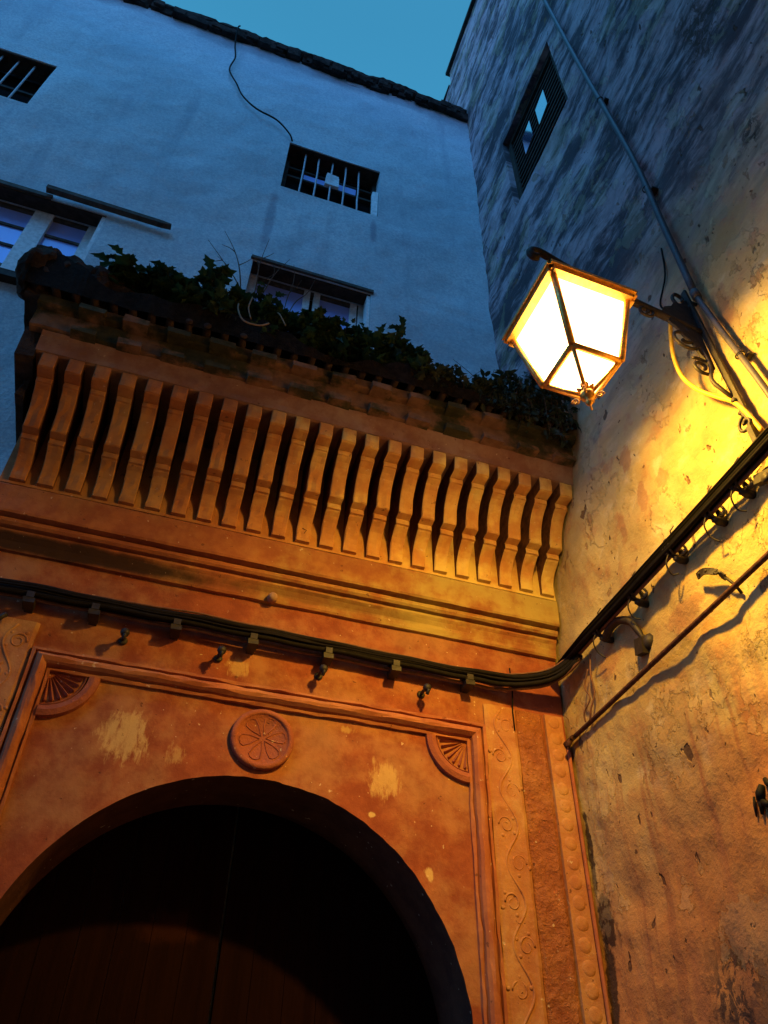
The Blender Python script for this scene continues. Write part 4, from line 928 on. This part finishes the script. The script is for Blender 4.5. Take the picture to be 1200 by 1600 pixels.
# lantern body
LC = Vector((1.605, -2.015, 0)); HR, HB = .212, .128; ZR, ZB, ZF = 5.15, 4.705, 4.52
rot = math.radians(2.5)
def lp(x, y, z): return Vector((LC.x + x * math.cos(rot) - y * math.sin(rot), LC.y + x * math.sin(rot) + y * math.cos(rot), z))
cs = [(-1, 1), (-1, -1), (1, -1), (1, 1)]
def Rm(k, h=HR, z=ZR): return lp(cs[k % 4][0] * h, cs[k % 4][1] * h, z)
m = MB()
for k in range(4):                                                  # rim: outer moulded frame
    a, b = Rm(k, HR + .012, ZR), Rm(k + 1, HR + .012, ZR)
    m.bar(a, b, .046, .034); m.bar(Rm(k, HR + .032, ZR + .028), Rm(k + 1, HR + .032, ZR + .028), .032, .022)
m.build('rim', M['brass'], lan)
m = MB()
for k in range(4):
    od = (lp(cs[k][0], cs[k][1], 0) - lp(0, 0, 0)).normalized(); sd_ = lp(cs[k][0] + cs[(k + 1) % 4][0], cs[k][1] + cs[(k + 1) % 4][1], 0) - lp(0, 0, 0)
    m.tube([Rm(k, HR - .006, ZR) + od * .010, Rm(k, HB, ZB) + od * .010], .017, 8)
    m.tube([Rm(k, HB, ZB), Rm(k + 1, HB, ZB)], .017, 8)
    m.tube([Rm(k, HB, ZB), lp(0, 0, ZF + .03) + (Rm(k, HB, 0) - lp(0, 0, 0)) * .12], .010, 8)
    n_ = 8                                                          # scalloped skirt along each lower edge
    a, b = Rm(k, HB, ZB), Rm(k + 1, HB, ZB); t_ = lp(0, 0, ZF + .03)
    pa, pb = a.lerp(t_, .86), b.lerp(t_, .86)
m.build('cage', M['brass'], lan)
m = MB(); m.lathe((LC.x, LC.y, ZF), [(.004, -.055), (.014, -.045), (.018, -.03), (.010, -.016), (.024, -.006), (.034, .006), (.036, .022), (.030, .034), (.012, .04)], 14)
for k in range(4): spiral(m, lp(cs[k][0] * .04, cs[k][1] * .04, ZF - .004), .020, .006, 0, 1.2, .005, ((lp(cs[k][0], cs[k][1], 0) - lp(0, 0, 0)).normalized(), Vector((0, 0, 1))))
m.build('finial', M['brass'], lan)
# scalloped lower collar: a ring plate with round bites, one piece per side of the tip
m = MB()
for k in range(4):
    a, b = Rm(k, HB, ZB), Rm(k + 1, HB, ZB); t_ = lp(0, 0, ZF + .03); top = []; low = []
    for i in range(13):
        s = i / 12; e = .82 - .10 * abs(math.sin(s * math.pi * 2)) if 0 < i < 12 else .82
        base = a.lerp(b, s); top.append(base.lerp(t_, e)); low.append(base.lerp(t_, .93))
    nrm = (b - a).cross(t_ - a).normalized() * .004
    q = [p + nrm for p in top] + [p + nrm for p in low] + [p - nrm for p in top] + [p - nrm for p in low]
    m.add(q, [(i, i + 1, 13 + i + 1, 13 + i) for i in range(12)] + [(26 + i, 39 + i, 39 + i + 1, 26 + i + 1) for i in range(12)] + [(i, 26 + i, 26 + i + 1, i + 1) for i in range(12)])
m.build('collar', M['brass'], lan)
for k in range(4):
    m = MB(); a, b, c_, d = Rm(k, HR - .008, ZR - .01), Rm(k + 1, HR - .008, ZR - .01), Rm(k + 1, HB - .002, ZB), Rm(k, HB - .002, ZB)
    nn = (b - a).cross(d - a).normalized() * .0015
    m.add([a + nn, b + nn, c_ + nn, d + nn, a - nn, b - nn, c_ - nn, d - nn], [(0, 1, 2, 3), (7, 6, 5, 4), (0, 4, 5, 1), (1, 5, 6, 2), (2, 6, 7, 3), (3, 7, 4, 0)]); m.build('glass_pane', M['litglass'], lan)
    m = MB(); a, b = Rm(k, HB - .004, ZB), Rm(k + 1, HB - .004, ZB); t_ = lp(0, 0, ZF + .03); c_, d = b.lerp(t_, .9), a.lerp(t_, .9)
    nn = (b - a).cross(t_ - a).normalized() * .0015
    m.add([a + nn, b + nn, c_ + nn, d + nn, a - nn, b - nn, c_ - nn, d - nn], [(0, 1, 2, 3), (7, 6, 5, 4), (0, 4, 5, 1), (1, 5, 6, 2), (2, 6, 7, 3), (3, 7, 4, 0)]); m.build('lower_pane', M['litglass'], lan)
m = MB()                                                            # solid pyramid cap with neck
r_ = HR + .045
vs_ = [Rm(k, r_, ZR + .036) for k in range(4)] + [Rm(k, .10, ZR + .24) for k in range(4)] + [Rm(k, .05, ZR + .30) for k in range(4)]
m.add(vs_, [(i, (i + 1) % 4, 4 + (i + 1) % 4, 4 + i) for i in range(4)] + [(4 + i, 4 + (i + 1) % 4, 8 + (i + 1) % 4, 8 + i) for i in range(4)] + [(3, 2, 1, 0), (8, 9, 10, 11)])
m.tube([lp(0, 0, ZR + .29), lp(0, 0, ZR + .50)], .012, 8); m.build('cap', M['iron'], lan)
ld = bpy.data.lights.new('lantern_bulb', 'POINT'); ld.energy = LAMP_POWER; ld.color = LAMP_COLOR; ld.shadow_soft_size = .05
lo = bpy.data.objects.new('bulb_light', ld); COL.objects.link(lo); lo.location = LAMP_POS - world_of(lan); lo.parent = lan
# the bulb hangs under a round reflector in the cap, which throws most of the light downwards
rd = bpy.data.lights.new('lantern_reflector', 'AREA'); rd.shape = 'DISK'; rd.size = .15; rd.energy = REFLECTOR_POWER; rd.color = LAMP_COLOR
ro = bpy.data.objects.new('reflector_light', rd); COL.objects.link(ro); ro.location = Vector((LC.x, LC.y, 5.14)) - world_of(lan); ro.parent = lan
# yellow feed cable
m = MB(); m.tube(smooth_path([(2.24, BY + .02, 5.37), (2.245, -2.03, 5.31), (2.27, -1.97, 5.19), (2.31, -1.94, 5.06), (2.35, -1.97, 4.93), (2.385, -2.04, 4.80), (2.40, -2.10, 4.70), (2.395, -2.15, 4.55), (2.40, -2.18, 4.40)], 5), .012, 8)
tag(m.build('feed_cable', M['yellow'], None, (2.3, -2, 5)), 'yellow cable looping from the lantern arm down the ochre wall', 'cable')
m = MB(); m.tube(smooth_path([(wall_x(-2.0, 6.2, .01), -2.02, 6.35), (wall_x(-1.95, 6.05, .015), -1.97, 6.10), (wall_x(-1.84, 5.95, .012), -1.85, 5.95), (wall_x(-1.9, 5.8, .02), -1.93, 5.78), (2.40, -2.03, 5.62)], 5), .006, 5)
tag(m.build('old_wire', M['rubber'], None, (2.43, -1.95, 6)), 'thin crooked black wire on the stained wall above the lantern bracket', 'wire')
